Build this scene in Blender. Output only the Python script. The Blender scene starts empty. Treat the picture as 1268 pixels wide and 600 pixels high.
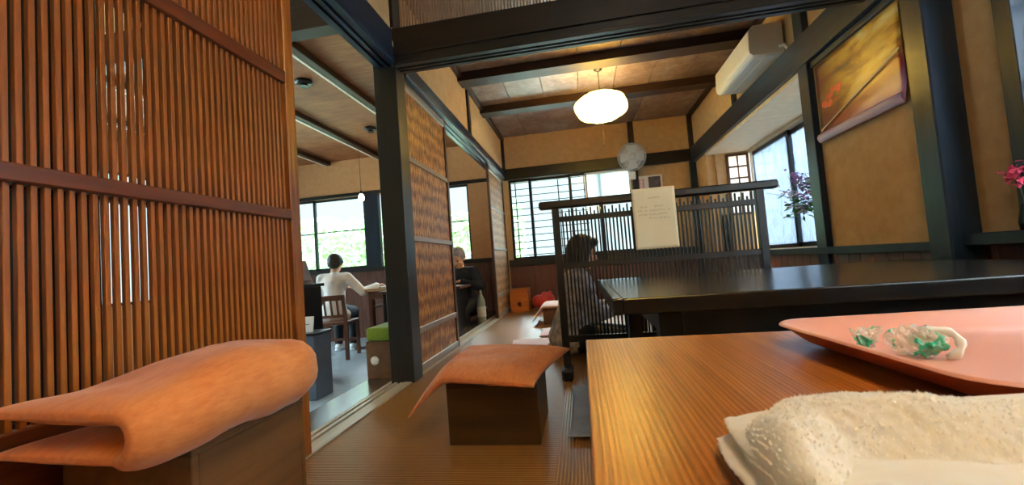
import bpy, bmesh, math, random
from mathutils import Vector, Matrix, noise
random.seed(7)
S = bpy.context.scene
COL = S.collection
R = math.radians

# ------------------------------------------------------------------ materials
def lin(h):
    h = h.lstrip('#')
    o = []
    for i in (0, 2, 4):
        v = int(h[i:i+2], 16) / 255
        o.append(v / 12.92 if v <= .04045 else ((v + .055) / 1.055) ** 2.4)
    return (*o, 1)

def base_mat(name):
    m = bpy.data.materials.new(name); m.use_nodes = True
    nt = m.node_tree
    b = nt.nodes['Principled BSDF']
    return m, nt, b

def L(nt, a, b): nt.links.new(a, b)

def coords(nt, scale=(1, 1, 1), rot=(0, 0, 0)):
    t = nt.nodes.new('ShaderNodeTexCoord'); mp = nt.nodes.new('ShaderNodeMapping')
    mp.inputs['Scale'].default_value = scale; mp.inputs['Rotation'].default_value = rot
    L(nt, t.outputs['Object'], mp.inputs['Vector'])
    return mp.outputs['Vector']

def noise_tex(nt, vec, scale, detail=4, rough=.55, dist=0):
    n = nt.nodes.new('ShaderNodeTexNoise')
    n.inputs['Scale'].default_value = scale; n.inputs['Detail'].default_value = detail
    n.inputs['Roughness'].default_value = rough; n.inputs['Distortion'].default_value = dist
    L(nt, vec, n.inputs['Vector']); return n.outputs['Fac']

def wave_tex(nt, vec, scale, axis='X', dist=0, dscale=1, prof='SIN'):
    n = nt.nodes.new('ShaderNodeTexWave'); n.wave_type = 'BANDS'; n.bands_direction = axis; n.wave_profile = prof
    n.inputs['Scale'].default_value = scale; n.inputs['Distortion'].default_value = dist
    n.inputs['Detail Scale'].default_value = dscale
    L(nt, vec, n.inputs['Vector']); return n.outputs['Fac']

def ramp(nt, fac, stops):
    r = nt.nodes.new('ShaderNodeValToRGB'); cr = r.color_ramp
    while len(cr.elements) < len(stops): cr.elements.new(.5)
    for e, (p, c) in zip(cr.elements, stops):
        e.position = p; e.color = lin(c) if isinstance(c, str) else c
    L(nt, fac, r.inputs['Fac']); return r.outputs['Color']

def bump(nt, b, h, strength=.2, dist=.002):
    n = nt.nodes.new('ShaderNodeBump'); n.inputs['Strength'].default_value = strength; n.inputs['Distance'].default_value = dist
    L(nt, h, n.inputs['Height']); L(nt, n.outputs['Normal'], b.inputs['Normal'])

def plain(name, c, rough=.5, metal=0, c2=None, nscale=8, stretch=(1, 1, 1), bs=0, bdist=.001, coat=0, spec=.5):
    m, nt, b = base_mat(name)
    b.inputs['Roughness'].default_value = rough; b.inputs['Metallic'].default_value = metal
    b.inputs['Specular IOR Level'].default_value = spec
    b.inputs['Coat Weight'].default_value = coat; b.inputs['Coat Roughness'].default_value = .15
    v = coords(nt, stretch); n = noise_tex(nt, v, nscale)
    L(nt, ramp(nt, n, [(.3, c), (.7, c2 or c)]), b.inputs['Base Color'])
    if bs: bump(nt, b, n, bs, bdist)
    return m

def wood(name, c1, c2, axis='Z', rough=.45, fine=26, coat=0, bs=.15, c3=None, spec=.5):
    m, nt, b = base_mat(name)
    st = {'X': (.06, 1, 1), 'Y': (1, .06, 1), 'Z': (1, 1, .06)}[axis]
    v = coords(nt, st)
    n1 = noise_tex(nt, v, fine, 5, .6, .4)
    n2 = noise_tex(nt, v, fine * 4, 3, .6)
    mx = nt.nodes.new('ShaderNodeMath'); mx.operation = 'MULTIPLY_ADD'; mx.inputs[1].default_value = .65
    mm = nt.nodes.new('ShaderNodeMath'); mm.operation = 'MULTIPLY'; mm.inputs[1].default_value = .35
    L(nt, n1, mx.inputs[0]); L(nt, n2, mm.inputs[0]); L(nt, mm.outputs[0], mx.inputs[2])
    stops = [(.34, c1), (.66, c2)] if not c3 else [(.32, c1), (.5, c2), (.68, c3)]
    L(nt, ramp(nt, mx.outputs[0], stops), b.inputs['Base Color'])
    b.inputs['Roughness'].default_value = rough; b.inputs['Coat Weight'].default_value = coat
    b.inputs['Coat Roughness'].default_value = .12; b.inputs['Specular IOR Level'].default_value = spec
    if bs: bump(nt, b, mx.outputs[0], bs, .001)
    return m

def stripes(name, c1, c2, axis, pitch, rough=.5, bs=.4, dist=.002, nz=.3, grain='#808080', sheen_c=None):
    """ribbed weave: bands across `axis`, pitch in metres"""
    m, nt, b = base_mat(name)
    v = coords(nt)
    w = wave_tex(nt, v, 1 / pitch / 20 * 6.2832 * 1.0, axis)
    n = noise_tex(nt, coords(nt, (9, 9, 9)), 3, 4)
    n2 = noise_tex(nt, coords(nt, (60, 60, 60)), 3, 2)
    a = nt.nodes.new('ShaderNodeMath'); a.operation = 'MULTIPLY_ADD'; a.inputs[1].default_value = .5
    s = nt.nodes.new('ShaderNodeMath'); s.operation = 'MULTIPLY_ADD'; s.inputs[1].default_value = .3
    q = nt.nodes.new('ShaderNodeMath'); q.operation = 'MULTIPLY'; q.inputs[1].default_value = .25
    L(nt, n2, q.inputs[0]); L(nt, n, s.inputs[0]); L(nt, q.outputs[0], s.inputs[2])
    L(nt, w, a.inputs[0]); L(nt, s.outputs[0], a.inputs[2])
    L(nt, ramp(nt, a.outputs[0], [(.2, c1), (.8, c2)]), b.inputs['Base Color'])
    b.inputs['Roughness'].default_value = rough
    bump(nt, b, w, bs, dist)
    return m

def emit(name, c, strength):
    m, nt, b = base_mat(name)
    b.inputs['Base Color'].default_value = lin(c)
    b.inputs['Emission Color'].default_value = lin(c); b.inputs['Emission Strength'].default_value = strength
    return m

def glass(name, tint='#ffffff', refl=.08, cloud=0):
    m = bpy.data.materials.new(name); m.use_nodes = True; nt = m.node_tree; nt.nodes.clear()
    o = nt.nodes.new('ShaderNodeOutputMaterial'); t = nt.nodes.new('ShaderNodeBsdfTransparent'); g = nt.nodes.new('ShaderNodeBsdfGlossy')
    t.inputs['Color'].default_value = lin(tint); g.inputs['Roughness'].default_value = .03
    f = nt.nodes.new('ShaderNodeFresnel'); f.inputs['IOR'].default_value = 1.35
    mx = nt.nodes.new('ShaderNodeMixShader'); L(nt, f.outputs[0], mx.inputs[0]); L(nt, t.outputs[0], mx.inputs[1]); L(nt, g.outputs[0], mx.inputs[2])
    out = mx.outputs[0]
    if cloud:
        tr = nt.nodes.new('ShaderNodeBsdfTranslucent'); tr.inputs['Color'].default_value = lin('#98a2ae')
        m2 = nt.nodes.new('ShaderNodeMixShader')
        n = noise_tex(nt, coords(nt, (30, 30, 1.6)), 3, 4)
        mr = nt.nodes.new('ShaderNodeMapRange'); mr.inputs['From Min'].default_value = .3; mr.inputs['From Max'].default_value = .7
        mr.inputs['To Min'].default_value = cloud - .3; mr.inputs['To Max'].default_value = cloud + .2
        L(nt, n, mr.inputs[0]); L(nt, mr.outputs[0], m2.inputs[0])
        L(nt, mx.outputs[0], m2.inputs[1]); L(nt, tr.outputs[0], m2.inputs[2]); out = m2.outputs[0]
    L(nt, out, o.inputs['Surface']); return m

M = {}
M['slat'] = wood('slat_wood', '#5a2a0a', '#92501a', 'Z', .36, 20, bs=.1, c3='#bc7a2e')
M['slat_shaded'] = wood('slat_wood_shaded', '#1c0d06', '#321a0c', 'Z', .6, 20, spec=.2)  # near-black colour paints in the shade between the front slats
M['rail'] = wood('rail_wood', '#4a1f0a', '#7a3a14', 'Y', .4, 20, bs=.1)
M['dark'] = wood('black_stained_wood', '#0c0a09', '#1a1613', 'Z', .42, 18, bs=.12)
M['dark_x'] = wood('black_stained_wood_cross', '#120d09', '#221910', 'X', .40, 18, bs=.12)
M['dark_y'] = wood('black_stained_wood_long', '#0f1724', '#203044', 'Y', .33, 18, bs=.1)
M['post'] = wood('blue_black_post', '#0f1a28', '#213348', 'Z', .33, 16, bs=.1)
M['brown_beam'] = wood('brown_beam', '#20110a', '#3a2216', 'X', .5, 18)
M['brown_beam_y'] = wood('brown_beam_long', '#2a1408', '#4a2a16', 'Y', .5, 18)
M['plaster'] = plain('tan_plaster', '#c29a66', .85, c2='#cfaa78', nscale=14, bs=.25, bdist=.002)
M['plaster_salmon'] = plain('salmon_plaster', '#c28a5c', .85, c2='#cc9668', nscale=14, bs=.2)
M['plaster_pale'] = plain('pale_plaster', '#d9bd94', .85, c2='#e2caa4', nscale=14, bs=.2)
M['wains'] = wood('wainscot_wood', '#3b2018', '#6a4030', 'Z', .45, 30, c3='#523026')
M['thresh'] = wood('threshold_wood', '#a08d76', '#c4b39c', 'Y', .35, 24, bs=.08)
M['thresh_dark'] = wood('step_wood', '#3b2b22', '#5e4838', 'Y', .2, 24, bs=.05)
M['tatami_x'] = stripes('woven_mat', '#744a1e', '#a8743a', 'Y', .011, .28, .5, .002)
M['tatami_y'] = stripes('woven_mat_turned', '#70481f', '#a06c36', 'X', .011, .28, .5, .002)
M['lowfloor'] = plain('grey_lower_floor', '#7f8790', .28, c2='#9aa2aa', nscale=5, bs=.05)
M['white_paint'] = plain('white_plastic', '#e8e2d4', .45, c2='#efe9dc', nscale=5)
M['ac_grille'] = plain('ac_grille', '#e4e6ea', .4, c2='#d8dade', nscale=5)
M['ac_side'] = plain('ac_side_panel', '#d8c39a', .5, c2='#cfb98e', nscale=5)
M['black'] = plain('black_lacquer', '#0b0b0d', .3, c2='#131316', nscale=8)
M['alu'] = plain('dark_window_frame', '#1d2126', .4, .3, c2='#262b30', nscale=8)
M['brownframe'] = wood('brown_window_frame', '#4a2c18', '#6a4226', 'Z', .45, 20)
M['shoji'] = None
TRC = '#7c858f'
M['glass'] = glass('window_glass', '#f6ffff')
M['frost'] = glass('streaky_glass', '#e6f0ff', cloud=.40)
M['skin'] = plain('skin', '#d9a27e', .55, c2='#e0ad8a', nscale=20)
M['hair'] = plain('black_hair', '#15110f', .45, c2='#221c19', nscale=60, stretch=(1, 1, .2), bs=.3)
M['hair_grey'] = plain('grey_hair', '#8c827a', .55, c2='#b0a8a0', nscale=60, stretch=(1, 1, .2), bs=.3)
M['shirt'] = plain('white_shirt', '#ece4de', .8, c2='#f5efea', nscale=9, bs=.3, bdist=.004)
M['vest'] = plain('black_cloth', '#17181c', .8, c2='#202126', nscale=9, bs=.3, bdist=.003)
M['pants'] = plain('dark_trousers', '#1a1c22', .8, c2='#26282e', nscale=9, bs=.3, bdist=.003)
M['greytop'] = plain('pale_print_top', '#7d7a80', .8, c2='#d8d4d6', nscale=22, bs=.2)
M['shoe'] = plain('white_shoe', '#d6dae0', .5, c2='#e6eaee', nscale=9)
M['eye'] = plain('dark_eye', '#120c0a', .2)
M['lip'] = plain('lip', '#a8604e', .5)
M['chairwood'] = wood('chair_wood', '#4a2414', '#7a4426', 'Z', .4, 24)
M['tablewood_l'] = wood('pale_tabletop', '#b0865c', '#caa27a', 'X', .2, 24)
M['orange_fab'] = None
M['lantern_rib'] = plain('bamboo_rib', '#5a4a22', .6)

def shoji_mat():
    m, nt, b = base_mat('shoji_paper')
    b.inputs['Base Color'].default_value = lin('#f2f4f6'); b.inputs['Roughness'].default_value = .9
    tr = nt.nodes.new('ShaderNodeBsdfTranslucent'); tr.inputs['Color'].default_value = lin('#f2f6fa')
    mx = nt.nodes.new('ShaderNodeMixShader'); mx.inputs[0].default_value = .7
    o = nt.nodes['Material Output']
    L(nt, b.outputs[0], mx.inputs[1]); L(nt, tr.outputs[0], mx.inputs[2]); L(nt, mx.outputs[0], o.inputs['Surface'])
    return m
M['shoji'] = shoji_mat()

def fabric(name, c1, c2, scale=700, rough=.85, stretch=(1, .25, 1)):
    m, nt, b = base_mat(name)
    n = noise_tex(nt, coords(nt, stretch), 90, 4, .7)
    n2 = noise_tex(nt, coords(nt), 9, 3)
    a = nt.nodes.new('ShaderNodeMath'); a.operation = 'MULTIPLY_ADD'; a.inputs[1].default_value = .55
    q = nt.nodes.new('ShaderNodeMath'); q.operation = 'MULTIPLY'; q.inputs[1].default_value = .45
    L(nt, n2, q.inputs[0]); L(nt, n, a.inputs[0]); L(nt, q.outputs[0], a.inputs[2])
    L(nt, ramp(nt, a.outputs[0], [(.32, c1), (.68, c2)]), b.inputs['Base Color'])
    b.inputs['Roughness'].default_value = rough; b.inputs['Sheen Weight'].default_value = .25
    bump(nt, b, n, .35, .001)
    return m
M['orange_fab'] = fabric('orange_fabric', '#cc6c30', '#e8924c')
M['pink_fab'] = fabric('pink_fabric', '#d8a89c', '#e8c4ba')
M['dusty_fab'] = fabric('dusty_pink_fabric', '#c98f76', '#dca88e')
M['grey_fab'] = fabric('blue_grey_fabric', '#6d7688', '#8b94a6', stretch=(1, 1, 1))
M['red_fab'] = fabric('red_fabric', '#a82a1e', '#cc3e2c')
M['green_fab'] = fabric('green_fabric', '#6f8c1e', '#8fae2e')
M['boxwood'] = wood('brown_box_board', '#5a3c22', '#7c5632', 'Y', .4, 10, bs=.05)
M['boxwood_dark'] = wood('dark_box_board', '#33200f', '#4d3319', 'X', .3, 10, bs=.05)
M['boxwood_orange'] = wood('orange_box_board', '#b05a1e', '#cf7a30', 'X', .4, 10, bs=.05)

M['rail_z'] = wood('grey_brown_slat', '#7a5c48', '#a08068', 'Z', .45, 20, bs=.05)

# ------------------------------------------------------------------ geometry helpers
class MB:
    def __init__(self): self.bm = bmesh.new(); self.mi = 0
    def _mark(self, n0):
        self.bm.faces.ensure_lookup_table()
        for f in self.bm.faces[n0:]: f.material_index = self.mi
    def box(self, x0, x1, y0, y1, z0, z1, bev=0, mtx=None, seg=1):
        n0 = len(self.bm.faces)
        r = bmesh.ops.create_cube(self.bm, size=1)
        vs = r['verts']
        for v in vs:
            v.co = Vector(((x0 + x1) / 2 + v.co.x * (x1 - x0), (y0 + y1) / 2 + v.co.y * (y1 - y0), (z0 + z1) / 2 + v.co.z * (z1 - z0)))
        if bev:
            es = list({e for v in vs for e in v.link_edges})
            q = bmesh.ops.bevel(self.bm, geom=es, offset=bev, segments=seg, affect='EDGES', profile=.5)
            vs = list({v for f in self.bm.faces[n0:] for v in f.verts}) if False else q['verts'] + [v for v in vs if v.is_valid]
            vs = list(set(vs))
        if mtx is not None:
            bmesh.ops.transform(self.bm, matrix=mtx, verts=[v for v in vs if v.is_valid])
        self._mark(n0); return self
    def bar(self, a, b, w, h=None, up=(0, 0, 1), bev=0):
        """rectangular bar from a to b, w across, h along up"""
        a, b = Vector(a), Vector(b); h = h or w; d = b - a; ln = d.length; d.normalize()
        u = Vector(up)
        if abs(d.dot(u)) > .98: u = Vector((0, 1, 0))
        s = d.cross(u).normalized(); u = s.cross(d).normalized()
        mt = Matrix((s, d, u)).transposed().to_4x4(); mt.translation = a
        return self.box(-w / 2, w / 2, 0, ln, -h / 2, h / 2, bev, mt)
    def tube(self, pts, r, n=10, cap=True, closed=False):
        n0 = len(self.bm.faces); pts = [Vector(p) for p in pts]; rings = []
        m = len(pts); prev = None
        for i, p in enumerate(pts):
            if closed: d = pts[(i + 1) % m] - pts[i - 1]
            else: d = pts[min(i + 1, m - 1)] - pts[max(i - 1, 0)]
            d.normalize()
            if prev is None:
                s = d.orthogonal().normalized()
            else:
                s = (prev - d * prev.dot(d))
                s = s.normalized() if s.length > 1e-6 else d.orthogonal().normalized()
            prev = s; u = d.cross(s); rr = r[i] if hasattr(r, '__len__') else r
            rings.append([self.bm.verts.new(p + (s * math.cos(t) + u * math.sin(t)) * rr) for t in [2 * math.pi * k / n for k in range(n)]])
        rng = range(m) if closed else range(m - 1)
        for i in rng:
            a, b = rings[i], rings[(i + 1) % m]
            for k in range(n):
                self.bm.faces.new((a[k], a[(k + 1) % n], b[(k + 1) % n], b[k]))
        if cap and not closed:
            self.bm.faces.new(rings[0][::-1]); self.bm.faces.new(rings[-1])
        self._mark(n0); return self
    def lathe(self, prof, n=32, center=(0, 0, 0), mtx=None, cap=True):
        """prof = [(r, z)...]"""
        n0 = len(self.bm.faces); rings = []; c = Vector(center); allv = []
        for r, z in prof:
            if r < 1e-6:
                v = self.bm.verts.new(c + Vector((0, 0, z))); rings.append([v]); allv.append(v)
            else:
                ring = [self.bm.verts.new(c + Vector((r * math.cos(2 * math.pi * k / n), r * math.sin(2 * math.pi * k / n), z))) for k in range(n)]
                rings.append(ring); allv += ring
        for a, b in zip(rings, rings[1:]):
            if len(a) == 1 and len(b) == 1: continue
            for k in range(n):
                k2 = (k + 1) % n
                if len(a) == 1: self.bm.faces.new((a[0], b[k2], b[k]))
                elif len(b) == 1: self.bm.faces.new((a[k], a[k2], b[0]))
                else: self.bm.faces.new((a[k], a[k2], b[k2], b[k]))
        if cap:
            if len(rings[0]) > 1: self.bm.faces.new(rings[0][::-1])
            if len(rings[-1]) > 1: self.bm.faces.new(rings[-1])
        if mtx is not None: bmesh.ops.transform(self.bm, matrix=mtx, verts=allv)
        self._mark(n0); return self
    def ell(self, c, r, mtx=None, seg=20):
        n0 = len(self.bm.faces)
        q = bmesh.ops.create_uvsphere(self.bm, u_segments=seg, v_segments=max(8, seg // 2), radius=1)
        rr = (r, r, r) if not hasattr(r, '__len__') else r
        t = Matrix.Translation(Vector(c)) @ (mtx.to_4x4() if mtx is not None else Matrix.Identity(4)) @ Matrix.Diagonal((*rr, 1))
        bmesh.ops.transform(self.bm, matrix=t, verts=q['verts'])
        self._mark(n0); return self
    def cap(self, a, ra, b, rb, n=14):
        """tapered capsule"""
        a, b = Vector(a), Vector(b); d = b - a
        k = 4; pts = [a + d * (i / k) for i in range(k + 1)]; rs = [ra + (rb - ra) * i / k for i in range(k + 1)]
        self.tube(pts, rs, n); self.ell(a, ra, seg=14); self.ell(b, rb, seg=14); return self
    def grid(self, nu, nv, fn, closed_u=False):
        n0 = len(self.bm.faces)
        vs = [[self.bm.verts.new(fn(i / nu, j / nv)) for j in range(nv + 1)] for i in range(nu + (0 if closed_u else 1))]
        m = len(vs)
        for i in range(nu):
            a, b = vs[i], vs[(i + 1) % m]
            for j in range(nv):
                self.bm.faces.new((a[j], b[j], b[j + 1], a[j + 1]))
        self._mark(n0); return self
    def poly_prism(self, pts, d, mtx=None):
        """closed polygon pts (x,y) extruded d along z"""
        n0 = len(self.bm.faces)
        a = [self.bm.verts.new((x, y, 0)) for x, y in pts]; b = [self.bm.verts.new((x, y, d)) for x, y in pts]
        n = len(pts)
        self.bm.faces.new(a[::-1]); self.bm.faces.new(b)
        for k in range(n): self.bm.faces.new((a[k], a[(k + 1) % n], b[(k + 1) % n], b[k]))
        if mtx is not None: bmesh.ops.transform(self.bm, matrix=mtx, verts=a + b)
        self._mark(n0); return self
    def build(self, name, mat, parent=None, smooth=False, sub=0, remesh=0, lsm=0):
        bmesh.ops.recalc_face_normals(self.bm, faces=self.bm.faces)
        me = bpy.data.meshes.new(name); self.bm.to_mesh(me); self.bm.free()
        mats = mat if isinstance(mat, (list, tuple)) else [mat]
        for m in mats: me.materials.append(m)
        o = bpy.data.objects.new(name, me); COL.objects.link(o)
        if remesh or sub:
            if remesh:
                md = o.modifiers.new('r', 'REMESH'); md.mode = 'VOXEL'; md.voxel_size = remesh
                if lsm:
                    s = o.modifiers.new('s', 'SMOOTH'); s.iterations = lsm; s.factor = .5
            if sub:
                md = o.modifiers.new('u', 'SUBSURF'); md.levels = sub; md.render_levels = sub
            dg = bpy.context.evaluated_depsgraph_get()
            me2 = bpy.data.meshes.new_from_object(o.evaluated_get(dg))
            o.modifiers.clear(); o.data = me2; me2.name = name
            if not me2.materials:
                for m in mats: me2.materials.append(m)
            smooth = True
        if smooth:
            for p in o.data.polygons: p.use_smooth = True
        if parent: o.parent = parent
        return o

def tag(o, label, cat, group=None, kind=None):
    o['label'] = label; o['category'] = cat
    if group: o['group'] = group
    if kind: o['kind'] = kind
    return o
def thing(name, label, cat, loc=(0, 0, 0), rz=0, group=None):
    o = bpy.data.objects.new(name, None); COL.objects.link(o); o.location = loc; o.rotation_euler.z = rz
    o.empty_display_size = .1
    return tag(o, label, cat, group)
def struct(o, label, cat): return tag(o, label, cat, kind='structure')
def copy_tree(o, parent=None):
    c = o.copy(); COL.objects.link(c); c.parent = parent
    for ch in list(o.children): copy_tree(ch, c)
    return c
def bx(name, mat, *a, parent=None, bev=0.003):
    return MB().box(*a, bev=bev).build(name, mat, parent)
def wob(p, s, a):
    return noise.noise(Vector(p) * s) * a

# ------------------------------------------------------------------ camera
H = .64
cam = bpy.data.cameras.new('camera'); co = bpy.data.objects.new('camera', cam); COL.objects.link(co)
yaw, pitch, roll, fpx = .161377746, .0519667559, -.0750291306, 519.798989
cy, sy, cp, sp, cr, sr = math.cos(yaw), math.sin(yaw), math.cos(pitch), math.sin(pitch), math.cos(roll), math.sin(roll)
fw = Vector((-sy * cp, cy * cp, sp)); r0 = Vector((cy, sy, 0)); u0 = r0.cross(fw)
r1 = cr * r0 + sr * u0; u1 = -sr * r0 + cr * u0
co.matrix_world = Matrix(((r1.x, u1.x, -fw.x, 0), (r1.y, u1.y, -fw.y, 0), (r1.z, u1.z, -fw.z, H), (0, 0, 0, 1)))
cam.sensor_width = 36; cam.lens = 36 * fpx / 1268; cam.clip_start = .005; cam.clip_end = 200
S.camera = co

# ------------------------------------------------------------------ the setting
XL, XR, YF, ZC = -1.03, 1.62, 6.0, 2.5
m = MB(); m.box(-1.03, -.13, -1.8, YF, -.06, 0); m.mi = 1; m.box(-.13, 2.3, -1.8, YF, -.06, 0)
struct(m.build('floor', [M['tatami_x'], M['tatami_y']]), 'brown ribbed woven mat floor of the raised dining room', 'floor')
struct(bx('floor_lower', M['lowfloor'], -5.4, -1.37, -1.8, YF, -.4, -.3, bev=0), 'grey lower floor of the adjoining room with chairs', 'floor')
struct(bx('trim_step', M['thresh_dark'], -1.37, -1.175, -1.8, YF, -.4, -.004), 'dark glossy wooden step board beside the sliding door track', 'step')
m = MB(); m.box(-1.175, -1.03, -1.8, YF, -.06, -.008)
for a, b in ((-1.175, -1.153), (-1.137, -1.118), (-1.100, -1.072)): m.box(a, b, -1.8, YF, -.008, .004)
m.box(-1.072, -1.03, -1.8, YF, -.008, .006)
struct(m.build('trim_threshold', M['thresh']), 'pale grooved wooden threshold for the sliding doors', 'threshold')

# far wall with window openings: main room x -.95..0.77 z .70..1.86 ; left room x -4.42..-2.2 and -2.05..-1.55
WZ0, WZ1 = .70, 1.86
m = MB()
def wallx(m, x0, x1, z0, z1, holes):
    """far wall between x0,x1 with rectangular holes (hx0,hx1,hz0,hz1)"""
    xs = sorted(holes); cur = x0
    for hx0, hx1, hz0, hz1 in xs:
        if hx0 > cur: m.box(cur, hx0, YF, YF + .12, z0, z1)
        m.box(hx0, hx1, YF, YF + .12, z0, hz0); m.box(hx0, hx1, YF, YF + .12, hz1, z1); cur = hx1
    if cur < x1: m.box(cur, x1, YF, YF + .12, z0, z1)
wallx(m, -1.09, 2.3, -.4, 2.6, [(-.97, .78, WZ0, WZ1)])
struct(m.build('wall_far', M['plaster']), 'tan plaster far wall above the wide window', 'wall')
m = MB()
wallx(m, -5.4, -1.09, -.4, 2.7, [(-4.75, -2.22, .76, 1.88), (-1.95, -1.58, .74, 1.88)])
struct(m.build('wall_far_side', M['plaster_salmon']), 'salmon plaster far wall of the adjoining room', 'wall')
def wains(m, x0, x1, z1, z0=0, w=.12, y=YF):
    x = x0
    while x < x1 - .01:
        e = min(x + w, x1); m.box(x + .001, e - .001, y - .018, y + .001, z0, z1, .002); x = e
m = MB(); wains(m, -1.03, XR, .60)
struct(m.build('trim_1', M['wains']), 'dark brown wainscot boards under the wide far window', 'wainscot')
m = MB(); wains(m, -5.4, -1.09, .70, -.3)
struct(m.build('trim_2', M['wains']), 'dark brown wainscot boards of the adjoining room', 'wainscot')
struct(bx('trim_3', M['dark_x'], -1.03, 1.62, YF - .05, YF + .03, .60, .70), 'dark sill beam under the wide far window', 'sill')
struct(bx('trim_4', M['dark_x'], -1.03, 1.62, YF - .05, YF + .03, 1.86, 2.02), 'dark blue lintel beam across the far wall', 'beam')
struct(bx('trim_5', M['brown_beam'], .775, .85, YF - .03, YF + .03, 2.02, ZC), 'short dark post between far wall plaster panels', 'post')
struct(bx('trim_6', M['dark'], .78, .86, YF - .045, YF + .03, .70, 1.86), 'dark post at the right end of the far window', 'post')
struct(bx('trim_7', M['post'], 1.54, 1.64, YF - .06, YF + .03, 0, 1.86), 'dark corner post of far wall and bay window', 'post')
struct(bx('trim_8', M['brown_beam'], 1.565, 1.62, YF - .05, YF + .03, 2.02, ZC), 'thin brown corner post above the lintel beam', 'post')
struct(bx('trim_9', M['dark_x'], -5.4, -1.09, YF - .03, YF + .02, 1.88, 1.93), 'thin brown rail over the adjoining room windows', 'rail')
struct(bx('trim_10', M['brown_beam'], -1.045, -.99, YF - .05, YF + .03, 2.02, ZC), 'thin brown corner post by the sliding door lintel', 'post')
struct(bx('trim_11', M['dark_x'], -5.4, -1.09, YF - .035, YF + .02, .70, .76), 'dark sill rail under the adjoining room windows', 'sill')

# ceilings
def ceil_mat(name, c1, c2, c3, seam, rough=.5, st=(1, 1, 1)):
    m_, nt, b = base_mat(name)
    n = noise_tex(nt, coords(nt, st), 11, 6, .7, .6); n2 = noise_tex(nt, coords(nt, (1, 1, 1)), 2.2, 2)
    a = nt.nodes.new('ShaderNodeMath'); a.operation = 'MULTIPLY_ADD'; a.inputs[1].default_value = .6
    q = nt.nodes.new('ShaderNodeMath'); q.operation = 'MULTIPLY'; q.inputs[1].default_value = .4
    L(nt, n2, q.inputs[0]); L(nt, n, a.inputs[0]); L(nt, q.outputs[0], a.inputs[2])
    L(nt, ramp(nt, a.outputs[0], [(.3, c1), (.5, c2), (.68, c3)]), b.inputs['Base Color'])
    b.inputs['Roughness'].default_value = rough
    bump(nt, b, n, .5, .006); return m_
M['bark'] = ceil_mat('bark_ceiling', '#5a4640', '#8e766c', '#b0a09c', 0, .34)
M['reed'] = ceil_mat('bamboo_mat_ceiling', '#643519', '#94582f', '#b27a4c', 0, .6, (.35, 3, 1))
m = MB()
x = XL
while x < XR + .2:
    e = min(x + .38, XR + .2)
    y = -1.8
    for (ya, yb) in ((-1.8, -.9), (-.9, 0), (0, .9), (.9, 1.5), (1.5, 2.3), (2.44, 3.0), (3.0, 3.9), (3.9, 4.78), (4.78, 5.4), (5.4, YF)):
        m.box(x + .002, e - .002, ya + .002, yb - .002, ZC, ZC + .03, .004)
    x = e
m.box(XL - .1, XR + .3, -1.8, YF, ZC + .03, ZC + .06)
struct(m.build('ceiling', M['bark']), 'mottled brown bark panelled ceiling of the dining room', 'ceiling')
i = 12
for y0, y1, d in ((3.80, 3.97, .10), (4.70, 4.86, .10), (1.05, 1.2, .1)):
    struct(bx('trim_%d' % i, M['brown_beam'], XL, XR, y0, y1, ZC - .085, ZC), {3.80: 'dark ceiling beam nearer the hanging lantern', 4.70: 'dark ceiling beam nearest the far wall', 1.05: 'dark ceiling beam above the near table'}[y0], 'beam'); i += 1
struct(bx('trim_15', M['brown_beam_y'], -1.03, -.985, 2.36, YF, ZC - .05, ZC), 'brown cornice strip along the left ceiling edge', 'cornice')
struct(bx('trim_16', M['brown_beam_y'], XR - .05, XR, 2.36, YF, ZC - .04, ZC), 'brown cornice strip along the right ceiling edge', 'cornice')
struct(bx('ceiling_side', M['reed'], -5.4, -1.14, 2.62, YF, 2.46, 2.5, bev=0), 'woven bamboo ceiling of the adjoining room', 'ceiling')
struct(bx('ceiling_side_near', M['plaster'], -5.4, -1.14, -1.8, 2.62, 2.6, 2.64, bev=0), 'plain near ceiling of the adjoining room', 'ceiling')
struct(bx('trim_17', M['brown_beam'], -5.4, -1.14, 2.56, 2.68, 2.36, 2.6), 'dark cross beam over the adjoining room', 'beam')
for k, (xb, lb) in enumerate(((-2.05, 'dark rafter nearest the sliding doors in the adjoining room'), (-2.92, 'second dark rafter from the sliding doors in the adjoining room'), (-3.80, 'third dark rafter from the sliding doors in the adjoining room'), (-4.66, 'dark rafter farthest from the sliding doors in the adjoining room'))):
    m = MB(); m.box(xb - .035, xb + .035, 2.68, YF, 2.40, 2.46, .004); m.mi = 1; m.box(xb - .062, xb - .036, 2.68, YF, 2.396, 2.46, .003)
    struct(m.build('trim_%d' % (18 + k), [M['brown_beam_y'], M['white_paint']]), lb, 'rafter')

# left partition
struct(bx('trim_22', M['dark'], -1.157, -1.012, 2.34, 2.47, -.01, ZC), 'thick black post between the slatted screen and wicker door', 'post')
def kamoi(name, y0, y1, z0, z1, x0=-1.135, x1=-1.0):
    m = MB(); m.box(x0, x1, y0, y1, z0 + .016, z1, .002)
    w = x1 - x0
    for a, b in ((0, .27), (.42, .57), (.72, 1.0)): m.box(x0 + w * a, x0 + w * b, y0, y1, z0, z0 + .017, .001)
    return m.build(name, M['dark_y'])
struct(kamoi('trim_23', 2.47, YF, 1.88, 1.985), 'blue black grooved lintel above the wicker sliding doors', 'lintel')
struct(kamoi('trim_24', -1.8, 2.34, 1.885, 2.08), 'blue black grooved lintel above the slatted sliding screen', 'lintel')
m = MB(); m.box(-1.09, -1.03, 2.47, YF, 1.98, ZC)
struct(m.build('wall_left', M['plaster']), 'tan plaster strip above the wicker door lintel', 'wall')
m = MB(); m.box(-1.09, -1.03, -1.8, 2.34, 2.07, ZC)
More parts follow.
